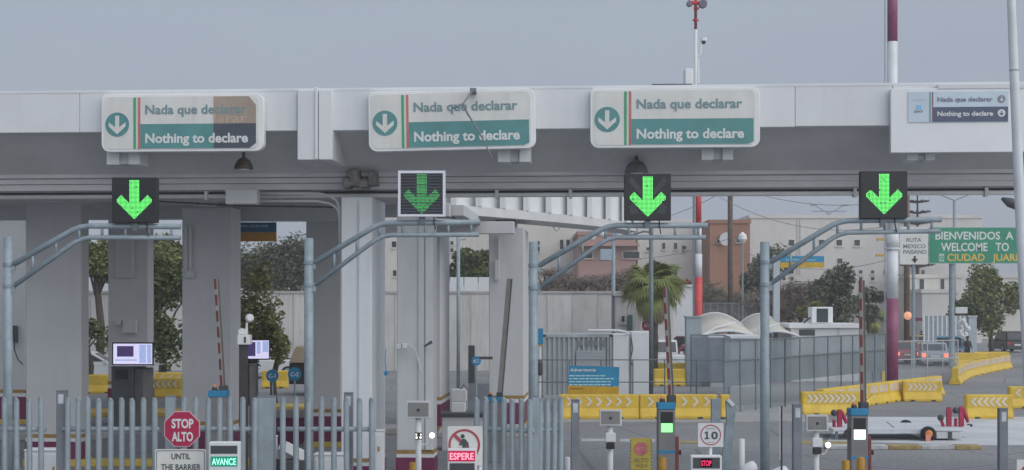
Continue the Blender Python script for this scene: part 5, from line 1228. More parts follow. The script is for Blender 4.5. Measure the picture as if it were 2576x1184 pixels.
mrs = thing('maroon_notice', 'small maroon notice near the distant railings', 'sign', (X(2311, 112), 112, 0)); o = mrs.location
MB().box(X(2297, 112), X(2320, 112), 112, 112.05, Z(808, 112), Z(800, 112)).build('panel', m_maroon, mrs, o); MB().tube([(X(2309, 112), 112.1, 0), (X(2309, 112), 112.1, Z(802, 112))], .06, 8).build('post', m_steel, mrs, o)
gpst = thing('grey_gate_pillar', 'pale grey square pillar beside the standing vendor', 'pillar', (X(2447, 102), 102, 0)); MB().box(-.28, .28, 0, .5, 0, Z(798, 102)).build('shaft', mat('pale_bluegrey', (0, 0, 0)), gpst, bevel=.02); MB().box(-.34, .34, -.05, .55, Z(798, 102), Z(798, 102) + .08).build('cap', m_col, gpst)
gp3 = thing('grey_gate_pillar', 'blue-grey square pillar left of the pale netted fence', 'pillar', (X(1746, 72), 72, 0)); MB().box(-.38, .38, 0, .6, 0, Z(800, 72)).build('shaft', mat('pillar_bluegrey', (.30, .36, .39), .6, .08, 1), gp3, bevel=.02); MB().box(-.42, .42, -.04, .64, Z(800, 72), Z(798, 72) + .04).build('cap', m_steel, gp3)
fr_ = thing('far_railing', 'row of grey upright railings beyond the queue of cars', 'railing', (X(2390, 115), 115, 0)); o = fr_.location
for k in range(34):
    x = X(2325 + 125 * k / 33, 115); MB().box(x - .06, x + .06, 115, 115.06, .8, Z(795, 115)).build('bar', m_steel if k % 3 else m_white, fr_, o)
for dy in (808, 830): MB().box(X(2322, 115), X(2452, 115), 115.065, 115.12, Z(dy + 2, 115), Z(dy - 1, 115)).build('rail', m_steel_d, fr_, o)
MB().box(X(2322, 115), X(2452, 115), 114.9, 115.2, 0, .79).build('base_wall', m_conc, fr_, o)
# ------------------------------------------------------------------ white trailer
D = 43.0
tr = thing('flat_trailer', 'low white flatbed trailer parked on the pale pad', 'trailer', (X(2280, D), D, 0)); o = tr.location
m_trw = mat('trailer_white', (0.62, 0.65, 0.68), .5, .06, 1, streak=.12)
za = Z(1079, D)
MB().box(X(2095, D), X(2425, D), D, D + 2.2, za - .09, za).build('deck', m_trw, tr, o, bevel=.02)
MB().box(X(2180, D), X(2350, D), D - .02, D - .001, za - .14, za - .01).build('side_rail', m_trw, tr, o)
MB().prism([(X(2425.5, D), za - .1), (X(2425.5, D), za), (X(2462, D), za + .02), (X(2462, D), za - .05)], D + .8, D + 1.3).build('tow_bar', m_trw, tr, o)
MB().box(X(2462, D), X(2472, D), D + .95, D + 1.1, za - .03, za + .05).build('hitch', m_dark, tr, o)
MB().box(X(2355, D), X(2417, D), D - .03, D + .6, .06, za - .10).build('toolbox', m_col, tr, o, bevel=.01)
MB().box(X(2384, D), X(2394, D), D - .05, D - .031, .02, .25).build('mud_flap', m_dark, tr, o)
def wheel(t, o, c, r, w, axis='y', rimm=None):
    R_ = Matrix.Translation(c) @ (Matrix.Rotation(math.pi/2, 4, 'X') if axis == 'y' else Matrix.Rotation(math.pi/2, 4, 'Y'))
    ty = MB().lathe([(r * .62, -w/2), (r * .93, -w/2), (r, -w * .3), (r, w * .3), (r * .93, w/2), (r * .62, w/2)], n=20, M=R_).build('wheel', m_tyre, t, o, smooth=True)
    MB().lathe([(r * .6, -w/2 - .006), (r * .62, -w * .1), (r * .62, w/2 - .003), (r * .2, w/2 + .01)], n=16, M=R_).build('rim', rimm or m_chrome, ty, o, smooth=True)
    return ty
wheel(tr, o, Vector((X(2332, D), D - .12, .21)), .21, .16, rimm=m_orange)
wheel(tr, o, Vector((X(2332, D), D + 2.3, .21)), .21, .16)
MB().box(X(2322, D), X(2334, D), D - .3, D - .255, .0, .2).build('chock', mat('pink_orange', C(205, 130, 110, 1.4), .5), tr, o)
for dx in (2110, 2400): MB().tube([(X(dx, D), D + .3, 0), (X(dx, D), D + .3, za - .09)], .04, 8).build('jack_leg', m_steel, tr, o)
MB().tube([P(2230, 1062, D + 1), P(2262, 1085, D + .1), P(2322, 1100, D - .1)], .014, 6).build('chain', m_grey, tr, o)
for dx in (2195, ): MB().tube([(X(dx, D), D + 1.1, za), (X(dx, D), D + 1.1, Z(985, D))], .03, 6).build('stanchion', m_steel, tr, o); MB().tube([P(2195, 992, D + 1.1), P(2146, 1040, D + 1.1)], .01, 5).build('guy_wire', m_grey, tr, o)
m_jred = mat('jack_red', C(140, 34, 62, 1.6), .5, .15, 4)
def jack(dx, dyb, dyt, D, label, kind):
    t = thing('red_jack', label, 'jack', (X(dx, D), D, za), 0, 'red jacks standing on the trailer')
    h = W_(dyb - dyt, D)
    MB().box(-.07, .07, -.06, .06, 0, h * .92).build('post', m_jred, t, bevel=.01)
    MB().box(-.06, .06, -.04, .04, h * .92 + .001, h).build('tip', m_jred, t)
    if kind: MB().tube([(.05, 0, h * .9), (.14, 0, h * .5), (.2, 0, h * .2)], [.05, .06, .04], 8).build('arm', m_jred, t)
    MB().ball((-.24 if not kind else -.16, 0, h * (.45 if not kind else .8)), .1, 10).build('weight', m_dark, t)
    MB().tube([(-.24 if not kind else -.16, 0, h * .4), (-.16, 0, 0)], .05, 6).build('strut', m_jred, t)
    return t
jack(2387, 1080, 1032, D + .8, 'upright dark red jack on the trailer, nearer the wheel', 0)
jack(2418, 1080, 1030, D + .8, 'dark red jack with a slanted arm on the trailer end', 1)
jack(2112, 1080, 1036, D + .6, 'small red jack at the far end of the trailer behind the reader', 1)
# ------------------------------------------------------------------ shade sail, booth with air cooler
D = 74
sh = thing('shade_sail', 'cream curved shade sail on white posts', 'shade sail', (X(1830, D), D, 0)); o = sh.location
m_sail = mat('sail_cream', (0.60, 0.57, 0.50), .7, .06, .6)
def arch(dx0, dx1, dy0, dyc, dy1, D0, D1):
    vs = []; n = 12
    for j, (DD, lift) in enumerate(((D0, 0), (D1, 0.35))):
        for i in range(n + 1):
            t = i / n; dx = dx0 + (dx1 - dx0) * t
            dy = (1-t)**2 * dy0 + 2*t*(1-t) * dyc + t*t * dy1
            q = P(dx, dy, D0); vs.append((q.x, DD, q.z + lift * math.sin(math.pi * t) - (.5 if j == 0 else 0)))
    fs = [(i, i+1, n+2+i, n+1+i) for i in range(n)]
    m = MB().add(vs, fs); ob = m.build('membrane', m_sail, sh, o, smooth=True)
    md = ob.modifiers.new('s', 'SOLIDIFY'); md.thickness = .02
    MB().tube([(v[0], v[1], v[2]) for v in vs[:n+1]], .06, 6).build('edge_tube', m_white, sh, o, smooth=True)
    MB().tube([(v[0], v[1], v[2]) for v in vs[n+1:]], .05, 6).build('edge_tube', m_white, sh, o, smooth=True)
arch(1757, 1912, 822, 790, 826, D, D + 5); arch(1890, 2010, 826, 795, 822, D + 1, D + 6)
for dx in (1757, 1912): MB().tube([(X(dx, D), D, 0), (X(dx, D), D, Z(815, D))], .1, 8).build('post', m_white, sh, o, smooth=True)
MB().tube([P(1757, 850, D), P(1800, 825, D + .5), P(1850, 812, D + 1)], .05, 6).build('strut', m_white, sh, o); MB().tube([P(1912, 845, D), P(1930, 825, D + .5), P(1960, 815, D + 1)], .05, 6).build('strut', m_white, sh, o)
tnt = thing('pale_shed', 'pale blue-grey shed behind the netted fence panel', 'shed', (X(1840, 71), 71, 0)); o = tnt.location
MB().box(X(1788, 71), X(1905, 71), 71, 74, 0, Z(852, 71)).build('wall', mat('shed_pale', (.45, .49, .53), .6, .06, .6), tnt, o); MB().box(X(1782, 71), X(1910, 71), 70.8, 74.2, Z(852, 71) + .001, Z(845, 71)).build('roof', m_white, tnt, o)
D = 76
bt2 = thing('white_booth', 'white guard booth with flat roof behind the netted fence', 'booth', (X(2080, D), D, 0)); o = bt2.location
MB().box(X(1990, D), X(2160, D), D, D + 4, 0, Z(826, D)).build('wall', m_white, bt2, o, bevel=.01); MB().box(X(1984, D), X(2166, D), D - .2, D + 4.2, Z(826, D) + .001, Z(815, D)).build('roof', m_signf, bt2, o, bevel=.01)
MB().box(X(2010, D), X(2050, D), D - .02, D - .001, Z(845, D), Z(830, D)).build('window', m_glass, bt2, o); MB().box(X(2105, D), X(2112, D), D - .02, D - .001, 0, Z(826, D)).build('door_frame', m_col, bt2, o)
ac = thing('air_cooler', 'white box air cooler with dark grille on the booth roof', 'air cooler', (X(2079, D), D + 1, Z(815, D)))
w = W_(54, D); h = W_(42, D); MB().box(-w/2, w/2, 0, 1.0, 0.02, h).build('housing', m_signf, ac, bevel=.03); MB().box(-w * .27, w * .27, -.015, -.001, .06, h * .9).build('grille', mat('grille_dark', (.03, .05, .06), .5, .1, 3), ac)
for k in range(5): MB().box(-w * .27, w * .27, -.025, -.016, .1 + h * .16 * k, .13 + h * .16 * k).build('slat', m_dark, ac)
MB().tube([(-w * .5, .3, .3), (-w * .75, .3, .1), (-w * 1.0, .1, -.3)], .05, 6).build('hose', m_dark, ac)
# ------------------------------------------------------------------ vehicles
def car(kind, colr, label, x, y, rz, name='parked_car', lit=False):
    """length along +x forward; origin on the ground under the centre"""
    t = thing(name, label, 'car' if kind != 'pickup' else 'pickup', (x, y, 0), rz, 'vehicles beyond the lanes')
    S = dict(suv=(4.5, 1.85, 1.72, .95), sedan=(4.4, 1.76, 1.46, .90), pickup=(5.3, 1.9, 1.80, 1.0), jeep=(3.9, 1.8, 1.85, 1.05))[kind]
    L, Wd, Hh, belt = S; a = L / 2; hw = Wd / 2; g = .25
    if kind == 'pickup': body = [(-a, g + .15), (-a, belt), (a - 1.5, belt), (a - .2, belt - .08), (a, belt - .35), (a, g + .1), (a - .1, g), (-a + .1, g)]
    elif kind == 'jeep': body = [(-a, g + .15), (-a, belt), (a - .25, belt), (a - .05, belt - .05), (a, g + .15), (a - .1, g + .05), (-a + .1, g + .05)]
    else: body = [(-a, g + .15), (-a + .03, belt - .1), (-a + .12, belt), (a - 1.25, belt), (a - .3, belt - .14), (a - .02, belt - .32), (a, g + .15), (a - .12, g), (-a + .12, g)]
    MB().prism(body, -hw, hw).build('body', colr, t, bevel=.07, seg=2)
    if kind == 'suv': cab = [(-a + .1, belt), (-a + .32, Hh - .08), (-a + .6, Hh), (a - 2.0, Hh), (a - 1.2, belt)]
    elif kind == 'sedan': cab = [(-a + .35, belt), (-a + 1.0, Hh - .04), (-a + 1.4, Hh), (a - 2.1, Hh), (a - 1.2, belt)]
    elif kind == 'pickup': cab = [(-a + 2.0, belt), (-a + 2.1, Hh - .05), (-a + 2.3, Hh), (a - 2.1, Hh), (a - 1.35, belt)]
    else: cab = [(-a + .05, belt), (-a + .1, Hh - .03), (-a + .2, Hh), (a - 1.75, Hh), (a - 1.45, belt)]
    MB().prism(cab, -hw + .1, hw - .1).build('cabin', colr, t, bevel=.05, seg=2)
    def shrink(k, q):
        cx = sum(p[0] for p in q) / len(q); cz = (belt + Hh) / 2
        return [(cx + (p[0] - cx) * k, cz + (p[1] - cz) * k * .92) for p in q]
    side = shrink(.82, cab)
    for s in (-1, 1): MB().prism(side, s * (hw - .1) - .006, s * (hw - .1) + .006).build('side_window', m_glass, t)
    # rear and front glass as slabs along the cabin edges
    def slab(p, q, m, nm):
        dx, dz = q[0] - p[0], q[1] - p[1]; l = math.hypot(dx, dz); nx, nz = -dz / l, dx / l
        p2 = (p[0] + dx * .16, p[1] + dz * .16); q2 = (p[0] + dx * .88, p[1] + dz * .88)
        o_ = .02
        MB().prism([(p2[0] - nx * .01, p2[1] - nz * .01), (q2[0] - nx * .01, q2[1] - nz * .01), (q2[0] + nx * o_, q2[1] + nz * o_), (p2[0] + nx * o_, p2[1] + nz * o_)], -hw + .2, hw - .2).build(nm, m, t)
    slab(cab[0], cab[1], m_glass, 'rear_window'); slab(cab[-2], cab[-1], m_glass, 'windscreen')
    for sx in (-1, 1):
        for s in (-1, 1):
            wheel(t, (0, 0, 0), Vector((sx * (a - .85), s * (hw - .1), .34)), .34, .22)
    tl_ = m_ltail_on if lit else m_ltail
    for s in (-1, 1):
        MB().box(-a - .015, -a + .02, s * (hw - .2) - .12, s * (hw - .2) + .12, belt - .32, belt - .1).build('tail_lamp', tl_, t)
        MB().box(a - .05, a + .012, s * (hw - .3) - .16, s * (hw - .3) + .16, belt - .42, belt - .24).build('headlight', m_signf, t)
        MB().box(a - 1.5, a - 1.3, s * hw, s * (hw + .18), belt, belt + .14).build('mirror', colr, t)
    MB().box(-a - .02, -a + .01, -.26, .26, .55, .70).build('number_plate', m_signw, t)
    MB().box(-a - .06, -a + .05, -hw + .05, hw - .05, .30, .46).build('rear_bumper', m_dark if kind != 'sedan' else colr, t, bevel=.02)
    MB().box(a - .05, a + .06, -hw + .05, hw - .05, .30, .46).build('front_bumper', m_dark, t, bevel=.02)
    if kind == 'pickup': MB().box(-a + .08, -a + 1.9, -hw + .1, hw - .1, belt + .001, belt + .012).build('bed_floor', m_dark, t)
    if kind in ('suv', 'jeep'):
        MB().lathe([(.0, -.1), (.33, -.1), (.33, .1), (.0, .1)], n=16, M=Matrix.Translation((-a - .11, 0, .95)) @ Matrix.Rotation(math.pi/2, 4, 'Y')).build('spare_wheel', m_tyre, t) if kind == 'jeep' else None
    return t
m_cblk = mat('car_black', (0.022, 0.026, 0.032), .25, .05, 1); m_cwht = mat('car_white', (.66, .68, .70), .3, .04, 1)
m_csil = mat('car_silver_blue', (.36, .40, .46), .3, .05, 1); m_cblu = mat('car_blue', (.17, .34, .46), .3, .05, 1)
m_cmar = mat('car_maroon', (.12, .03, .05), .3, .05, 1); m_cred = mat('car_red', (.30, .06, .06), .3, .05, 1); m_cyel = mat('car_yellow', (.5, .36, .08), .4, .05, 1)
UP = math.radians(90)
car('suv', m_cblk, 'black suv seen from behind, driving off beside the yellow kerb', X(2556, 122), 122 + 2, UP + .02)
car('sedan', m_csil, 'silver-blue car in the queue with a lit tail lamp', X(2368, 95), 95 + 2, UP - .2, lit=True)
car('sedan', m_cred, 'dark red car with a lit tail lamp seen through the mesh fence', X(2292, 98), 98 + 2, UP - .1, lit=True)
car('pickup', m_cblu, 'light blue pickup beside the standing vendor', X(2412, 99), 99 + 2, UP - .35)
car('sedan', m_cyel, 'yellowish car further up the queue', X(2330, 118), 120, UP)
car('sedan', m_cwht, 'white car far ahead in the queue', X(2345, 140), 142, UP)
car('pickup', m_cmar, 'maroon pickup parked side-on behind the blue-grey pillar', X(1722, 100), 100, math.pi - .15)
car('sedan', m_cred, 'red car half hidden by the white jeep', X(1725, 92), 92, math.pi)
car('jeep', m_cwht, 'white jeep facing the lanes between the cabin and the netted fence', X(1676, 85), 85 + 2, -UP + .12)
car('sedan', m_cwht, 'white sedan glimpsed between the two leftmost piers', X(232, 78), 78, 0.1)
car('pickup', m_cwht, 'white pickup glimpsed behind the monitor stand', X(645, 80), 80, math.pi)
# tarpaulin truck
D = 64
tk = thing('tarpaulin_truck', 'dark truck with a beige tarpaulin seen behind the second gantry pole', 'truck', (X(790, D), D, 0)); o = tk.location
MB().box(X(727, D), X(860, D), D, D + 2.2, .5, Z(915, D)).build('cargo_box', m_black, tk, o, bevel=.03)
MB().prism([(X(727, D), Z(914, D)), (X(860, D), Z(914, D)), (X(860, D), Z(870, D)), (X(745, D), Z(872, D))], D - .1, D + 2.3).build('tarpaulin', mat('tarp_beige', (.40, .33, .23), .8, .1, .8), tk, o, bevel=.03)
for dx in (800, 845): wheel(tk, o, Vector((X(dx, D), D + .1, .5)), .5, .3)
# ------------------------------------------------------------------ trees, shrubs and palms
def leafmat(name, a, b):
    m = mat(name, a, .7, .1, 1.2, col2=b); return m
m_leaf = [leafmat('leaf_dark', (.12, .15, .045), (.05, .07, .025)), leafmat('leaf_olive', (.22, .235, .075), (.09, .105, .04)), leafmat('leaf_grey', (.18, .19, .13), (.085, .10, .07)), leafmat('leaf_brown', (.26, .21, .18), (.13, .105, .09)), leafmat('leaf_yellowgreen', (.24, .23, .075), (.10, .11, .04))]
m_bark = mat('bark', (.10, .08, .065), .9, .2, 3)
def tree(name, cat, label, dx, D, ztop, zlow, rad, n, m, lobes=9, leaf=.16, seed=0, trunk=True, sy=.7, hang=0.0):
    rnd = random.Random(seed); base = Vector((X(dx, D), D, 0)); thin = name == 'bare_shrub'
    t = thing(name, label, cat, base, 0, 'trees and shrubs beyond the lanes')
    hc = (ztop + zlow) / 2; hr = (ztop - zlow) / 2
    cs = []
    for k in range(lobes):
        for _ in range(50):
            p = Vector((rnd.uniform(-1, 1), rnd.uniform(-1, 1), rnd.uniform(-1, 1)))
            if .25 < p.length < .85: break
        cs.append((Vector((p.x * rad, p.y * rad * sy, hc + p.z * hr * .85)), rnd.uniform(.28, .5)))
    if trunk:
        tr_ = MB(); h0 = max(.4, zlow + (ztop - zlow) * .25)
        pts = [(0, 0, 0), (rnd.uniform(-.1, .1), 0, h0 * .5), (rnd.uniform(-.2, .2), 0, h0), (rnd.uniform(-.3, .3), 0, hc + hr * .4)]
        r0 = .04 * ztop * .6 + .05
        tr_.tube(pts, [r0, r0 * .85, r0 * .65, r0 * .15], 8)
        for c, _ in cs:
            a = Vector(pts[2]) * rnd.uniform(.75, 1.0); mid = a.lerp(c, .5) + Vector((0, 0, rnd.uniform(0, .4)))
            tr_.tube([a, mid, c], [r0 * .35, r0 * .22, r0 * .06], 5)
        tr_.build('trunk', m_bark, t, smooth=True)
    mb = MB(); vs = []; fs = []
    for i in range(n):
        c, k = cs[i % lobes]
        d = Vector((rnd.gauss(0, 1), rnd.gauss(0, 1), rnd.gauss(0, 1))).normalized() * (rnd.random() ** .45)
        p = c + Vector((d.x * rad * k * 1.15, d.y * rad * k * sy, d.z * hr * k * 1.1))
        if hang: p.z -= hang * rnd.random() ** 3
        a = Vector((rnd.gauss(0, 1), rnd.gauss(0, 1), rnd.gauss(0, 1) * .6)).normalized(); b = a.cross(Vector((rnd.gauss(0, 1), rnd.gauss(0, 1), rnd.gauss(0, 1)))).normalized()
        s = leaf * rnd.uniform(.6, 1.35) * (1.7 if thin else 1); o_ = len(vs); asp = .09 if thin else .5
        vs += [p - a * s, p + b * s * asp, p + a * s, p - b * s * asp]; fs.append((o_, o_+1, o_+2, o_+3))
    mb.add(vs, fs); mb.build('crown', m, t)
    return t
def zz_(dy, D): return Z(dy, D)
tree('dark_tree', 'tree', 'dark broad tree hanging low between two leftmost openings', 410, 74, Z(600, 74), Z(935, 74), 2.1, 9000, m_leaf[0], 12, .13, 1)
tree('olive_tree', 'tree', 'olive tree left of the dark tree seen past the wide pier', 250, 84, Z(570, 84), Z(735, 84), 2.4, 5500, m_leaf[1], 9, .15, 2)
tree('olive_tree', 'tree', 'tall olive tree rising above the dark tree', 380, 98, Z(560, 98), Z(740, 98), 3.0, 6500, m_leaf[1], 10, .17, 3)
tree('sparse_tree', 'tree', 'sparse drooping leaves beside the wide pier', 225, 70, Z(770, 70), Z(900, 70), 1.1, 700, m_leaf[0], 6, .12, 4)
tree('street_tree', 'tree', 'yellow-green street tree behind the camera post', 625, 58, Z(640, 58), Z(930, 58), 1.15, 4200, m_leaf[4], 10, .11, 5, hang=.6)
tree('hanging_tree', 'tree', 'small tree with leafy branch above the c-1 sign', 690, 57, Z(770, 57), Z(925, 57), .8, 1000, m_leaf[1], 8, .11, 6)
for k, (dx, D, top, rad, mi, lab) in enumerate(((640, 108, 600, 3.6, 2, 'grey-green tree over the concrete wall, left of its taller neighbour'), (735, 104, 575, 2.6, 2, 'tall grey-green tree over the concrete wall beside the pole'), (690, 118, 640, 4.5, 0, 'dark tree mass low behind the concrete wall'))):
    tree('wall_tree', 'tree', lab, dx, D, Z(top, D), Z(745, D), rad, 7000, m_leaf[mi], 19, .135, 20 + k)
tree('dark_shrub', 'tree', 'dark tree seen between the fluted and narrow piers', 1190, 104, Z(618, 104), Z(720, 104), 2.0, 4500, m_leaf[0], 9, .17, 30)
tree('round_tree', 'tree', 'round olive tree below the green welcome sign', 2495, 122, Z(662, 122), Z(895, 122), 2.7, 9500, m_leaf[1], 12, .17, 31)
tree('round_tree', 'tree', 'darker tree left of the round olive tree', 2425, 118, Z(735, 118), Z(870, 118), 1.4, 4200, m_leaf[0], 8, .15, 32)
tree('round_tree', 'tree', 'grey-green tree between the booth cooler and the maroon pole', 2110, 100, Z(665, 100), Z(860, 100), 1.8, 5500, m_leaf[2], 9, .16, 33)
tree('round_tree', 'tree', 'thin grey tree just left of the maroon pole', 2185, 104, Z(725, 104), Z(810, 104), 1.3, 2300, m_leaf[2], 8, .15, 34)
tree('round_tree', 'tree', 'brown-green tree in front of the terracotta house corner', 1955, 122, Z(605, 122), Z(740, 122), 1.6, 2600, m_leaf[2], 8, .17, 35)
tree('round_tree', 'tree', 'thin olive tree left of the blue and yellow board', 1905, 120, Z(620, 120), Z(760, 120), 1.5, 2300, m_leaf[2], 8, .17, 36)
tree('low_shrub', 'shrub', 'bright green shrub left of the air cooler', 2042, 90, Z(752, 90), Z(812, 90), 1.0, 1600, m_leaf[4], 6, .13, 37, trunk=False)
for k, dx in enumerate(range(1690, 1960, 38)):
    D = 112 + (k * 7) % 9
    tree('bare_shrub', 'shrub', 'brown bare shrub, %s from the palm behind the far railing' % ('first', 'second', 'third', 'fourth', 'fifth', 'sixth', 'seventh', 'eighth')[k], dx, D, Z(690 + (k * 37) % 50, D), Z(830, D), 2.2, 2200, m_leaf[3] if k % 3 else m_leaf[2], 8, .17, 50 + k)
for k, dx in enumerate(range(1370, 1600, 45)):
    D = 100 + k
    tree('bare_shrub', 'shrub', 'leafless brown shrub above the concrete wall, %s from the gantry pole' % ('first', 'second', 'third', 'fourth', 'fifth', 'sixth')[k], dx, D, Z(668 + (k * 23) % 30, D), Z(740, D), 1.7, 900, m_leaf[3], 7, .15, 70 + k)
for k, dx in enumerate((1985, 2010, 1935)):
    tree('bare_shrub', 'shrub', ('brown shrub below the blue and yellow board', 'brown shrub left of the bright green shrub', 'brown shrub beside the pale board pole')[k], dx, 108, Z(700, 108), Z(830, 108), 1.6, 1700, m_leaf[3], 8, .17, 90 + k)
tree('red_shrub', 'shrub', 'reddish shrub beside the red and white pole', 1715, 118, Z(690, 118), Z(760, 118), 1.2, 1100, leafmat('leaf_red', (.30, .08, .06), (.12, .04, .035)), 6, .15, 95)
# conifer tower top (feathery dark mast) at right
cf = thing('conifer', 'thin dark conifer with tiered branches beside the fourth signal', 'tree', (X(2308, 150), 150, 0)); rnd = random.Random(5)
MB().tube([(0, 0, 0), (0, 0, Z(470, 150))], [.3, .06], 8).build('trunk', m_bark, cf)
cr = MB(); vs = []; fs = []
for lv in range(9):
    z = Z(700, 150) + (Z(470, 150) - Z(700, 150)) * lv / 8.5
    for b_ in range(12):
        a = b_ * math.pi / 6 + lv; L = 2.0 - .12 * lv
        for s in range(14):
            r = L * s / 14; p = Vector((r * math.cos(a), r * math.sin(a), z + .15 * r)); o_ = len(vs); q = .16
            w = Vector((rnd.uniform(-q, q), rnd.uniform(-q, q), rnd.uniform(-.08, .08)))
            vs += [p - w, p + Vector((0, 0, .12)), p + w, p - Vector((0, 0, .10))]; fs.append((o_, o_+1, o_+2, o_+3))
cr.add(vs, fs); cr.build('crown', leafmat('conifer_dark', (.07, .075, .07), (.04, .04, .04)), cf)
def palm(dx, D, ztop, r, label, nf=34, seed=1):
    rnd = random.Random(seed); t = thing('palm_tree', label, 'palm', (X(dx, D), D, 0), 0, 'palms beyond the lanes')
    zc = ztop - r * .8
    pr = [(.22 + .02 * math.sin(k * 2.1), zc * k / 10) for k in range(11)]
    MB().lathe(pr, n=10).build('trunk', m_bark, t, smooth=True)
    def frond(m, L, droop):
        mb = MB(); n = 8; pts = []
        for i in range(n + 1):
            q = i / n; pts.append(Vector((L * .55 * q, 0, L * (.16 * q - droop * .22 * q * q))))
        mb.tube(pts, [.022] * n + [.012], 4)
        c = pts[-1]; d0 = (pts[-1] - pts[-2]).normalized(); up = Vector((-d0.z, 0, d0.x))
        for k in range(19):
            a_ = (k - 9) / 9 * 1.95; ll = L * (.52 - .12 * abs(k - 9) / 9)
            e = d0 * math.cos(a_) + Vector((0, math.sin(a_), 0))
            mid = c + e * ll * .6 + up * .03 * L - Vector((0, 0, .03 * L)); tip = c + e * ll - Vector((0, 0, (.20 + .12 * rnd.random()) * L * (.5 + droop * .5)))
            w = e.cross(up).normalized() * .04 * L
            mb.add([c - w * .3, c + w * .3, mid + w, mid - w, tip], [(0, 1, 2, 3), (3, 2, 4)])
        return mb.mesh('frond', m)
    gm = [frond(mat('palm_green', (.24, .27, .075), .6, .1, 2, col2=(.11, .14, .045)), r, d) for d in (.5, .95, 1.35)]
    dm = frond(mat('palm_dead', (.30, .235, .15), .8, .15, 2), r * .85, 1.7)
    for i in range(nf):
        inst(gm[i % 3], 'frond', t, (0, 0, zc), (0, -rnd.uniform(-.25, 1.15) + (.35 if i % 3 == 2 else 0), rnd.uniform(0, 6.28)))
    for i in range(nf // 2): inst(dm, 'dead_frond', t, (0, 0, zc - .2), (0, rnd.uniform(.5, 1.1), rnd.uniform(0, 6.28)))
    return t
palm(1645, 78, Z(655, 78), 1.7, 'leafy fan palm with a skirt of dead fronds behind the dark lamp pole', 60)
palm(2196, 112, Z(770, 112), 1.1, 'small palm left of the maroon pole', 24, 3)
# ------------------------------------------------------------------ buildings
def building(name, label, dx0, dx1, dytop, D, m, wins, dep=14, roof=True, cat='building', parapet=.35):
    t = thing(name, label, cat, (X((dx0 + dx1) / 2, D), D, 0)); o = t.location
    x0, x1, zt_ = X(dx0, D), X(dx1, D), Z(dytop, D)
    MB().box(x0, x1, D, D + dep, 0, zt_).build('wall', m, t, o)
    if roof: MB().box(x0 - .12, x1 + .12, D - .12, D + dep + .12, zt_ + .001, zt_ + parapet).build('roof', m, t, o)
    for (a, b, c, d) in wins:
        wo = MB().box(X(a, D), X(b, D), D - .05, D - .001, Z(d, D), Z(c, D)).build('window', m_signf if (b - a) > 8 else m_col, t, o)
        e = min(.06, (X(b, D) - X(a, D)) * .06)
        MB().box(X(a, D) + e, X(b, D) - e, D - .06, D - .051, Z(d, D) + e, Z(c, D) - e).build('pane', m_win, wo, o)
        MB().box(X(a, D) - .08, X(b, D) + .08, D - .12, D - .001, Z(d, D) - .12, Z(d, D) - .002).build('sill', m, wo, o)
    return t
building('cream_building', 'cream apartment block behind the third gantry pole', 930, 1455, 540, 150, m_cream, [(1352, 1358, 607, 617), (1352, 1358, 622, 634), (1408, 1418, 603, 628), (1424, 1434, 603, 622), (985, 998, 607, 624), (988, 998, 680, 696), (1133, 1141, 607, 617), (1133, 1141, 625, 636), (1150, 1157, 607, 617), (1150, 1157, 625, 636)])
b_ = building('pink_house', 'pink two storey house with wide dark windows', 1455, 1600, 592, 140, m_pink, [(1465, 1492, 632, 652), (1566, 1610, 632, 652), (1510, 1530, 640, 652)], 10)
MB().box(X(1452, 140), X(1606, 140), 138.6, 139.95, Z(621, 140), Z(615, 140)).build('balcony', m_pink, b_, b_.location)
building('white_house', 'white house with square windows behind the palm', 1604, 1790, 561, 145, m_bwhite, [(1665, 1674, 611, 628), (1695, 1704, 611, 628), (1625, 1640, 622, 632), (1715, 1722, 618, 635), (1693, 1704, 677, 695), (1720, 1727, 620, 628), (1756, 1763, 612, 622)], 12)
building('terracotta_building', 'terracotta block with two small windows beside the wooden pole', 1786, 1886, 563, 138, m_brown, [(1803, 1815, 603, 613), (1851, 1866, 600, 612), (1806, 1811, 592, 597), (1853, 1858, 592, 597)], 12)
ws_ = []
for dx in (1983, 2059, 2103, 2148): ws_ += [(dx, dx + 16, 603, 620)]
for dx in (1967, 1987, 2115, 2160, 2190): ws_ += [(dx, dx + 10, 680, 690), (dx, dx + 10, 697, 707)]
ws_ += [(2318, 2326, 680, 695), (2268, 2275, 690, 702), (2222, 2228, 680, 690), (2130, 2140, 680, 690), (2105, 2120, 650, 665)]
lb = building('long_white_building', 'long white apartment building behind the blue and yellow board', 1887, 2470, 550, 152, m_bwhite, ws_, 16)
for dx in (2005, 2012): MB().box(X(dx, 152), X(dx + 3, 152), 151.9, 151.99, Z(690, 152), Z(552, 152)).build('drainpipe', m_col, lb, lb.location)
MB().box(X(2207, 146), X(2224, 146), 146, 146.4, Z(606, 146), Z(600, 146)).build('balcony_edge', m_ybrd, lb, lb.location); MB().box(X(2205, 146), X(2224, 146), 146, 146.4, Z(646, 146), Z(640, 146)).build('balcony_edge', m_ybrd, lb, lb.location)
building('low_white_building', 'low pale building with tall openings under the ruta sign', 2290, 2420, 700, 142, m_cream, [(2312, 2325, 662 + 40, 737), (2365, 2376, 702, 738)], 8)
building('pale_wall_building', 'blank pale wall below the ruta sign', 2320, 2412, 738, 136, m_bwhite, [], 6)
building('right_edge_house', 'pale house behind the round olive tree', 2440, 2640, 700, 170, m_cream, [(2530, 2540, 770, 790), (2548, 2556, 770, 790), (2462, 2490, 715, 745)], 10)
building('white_shed', 'white shed behind the dark lamp pole and palm', 1690, 1762, 722, 104, m_white, [], 4, parapet=.15)
building('wall_hut', 'grey hut with narrow door above the white cabin', 1548, 1612, 745, 83, m_conc, [(1563, 1572, 795, 812)], 2, cat='hut', parapet=.1)
hut = [q for q in bpy.data.objects if q.name == 'wall_hut'][0]
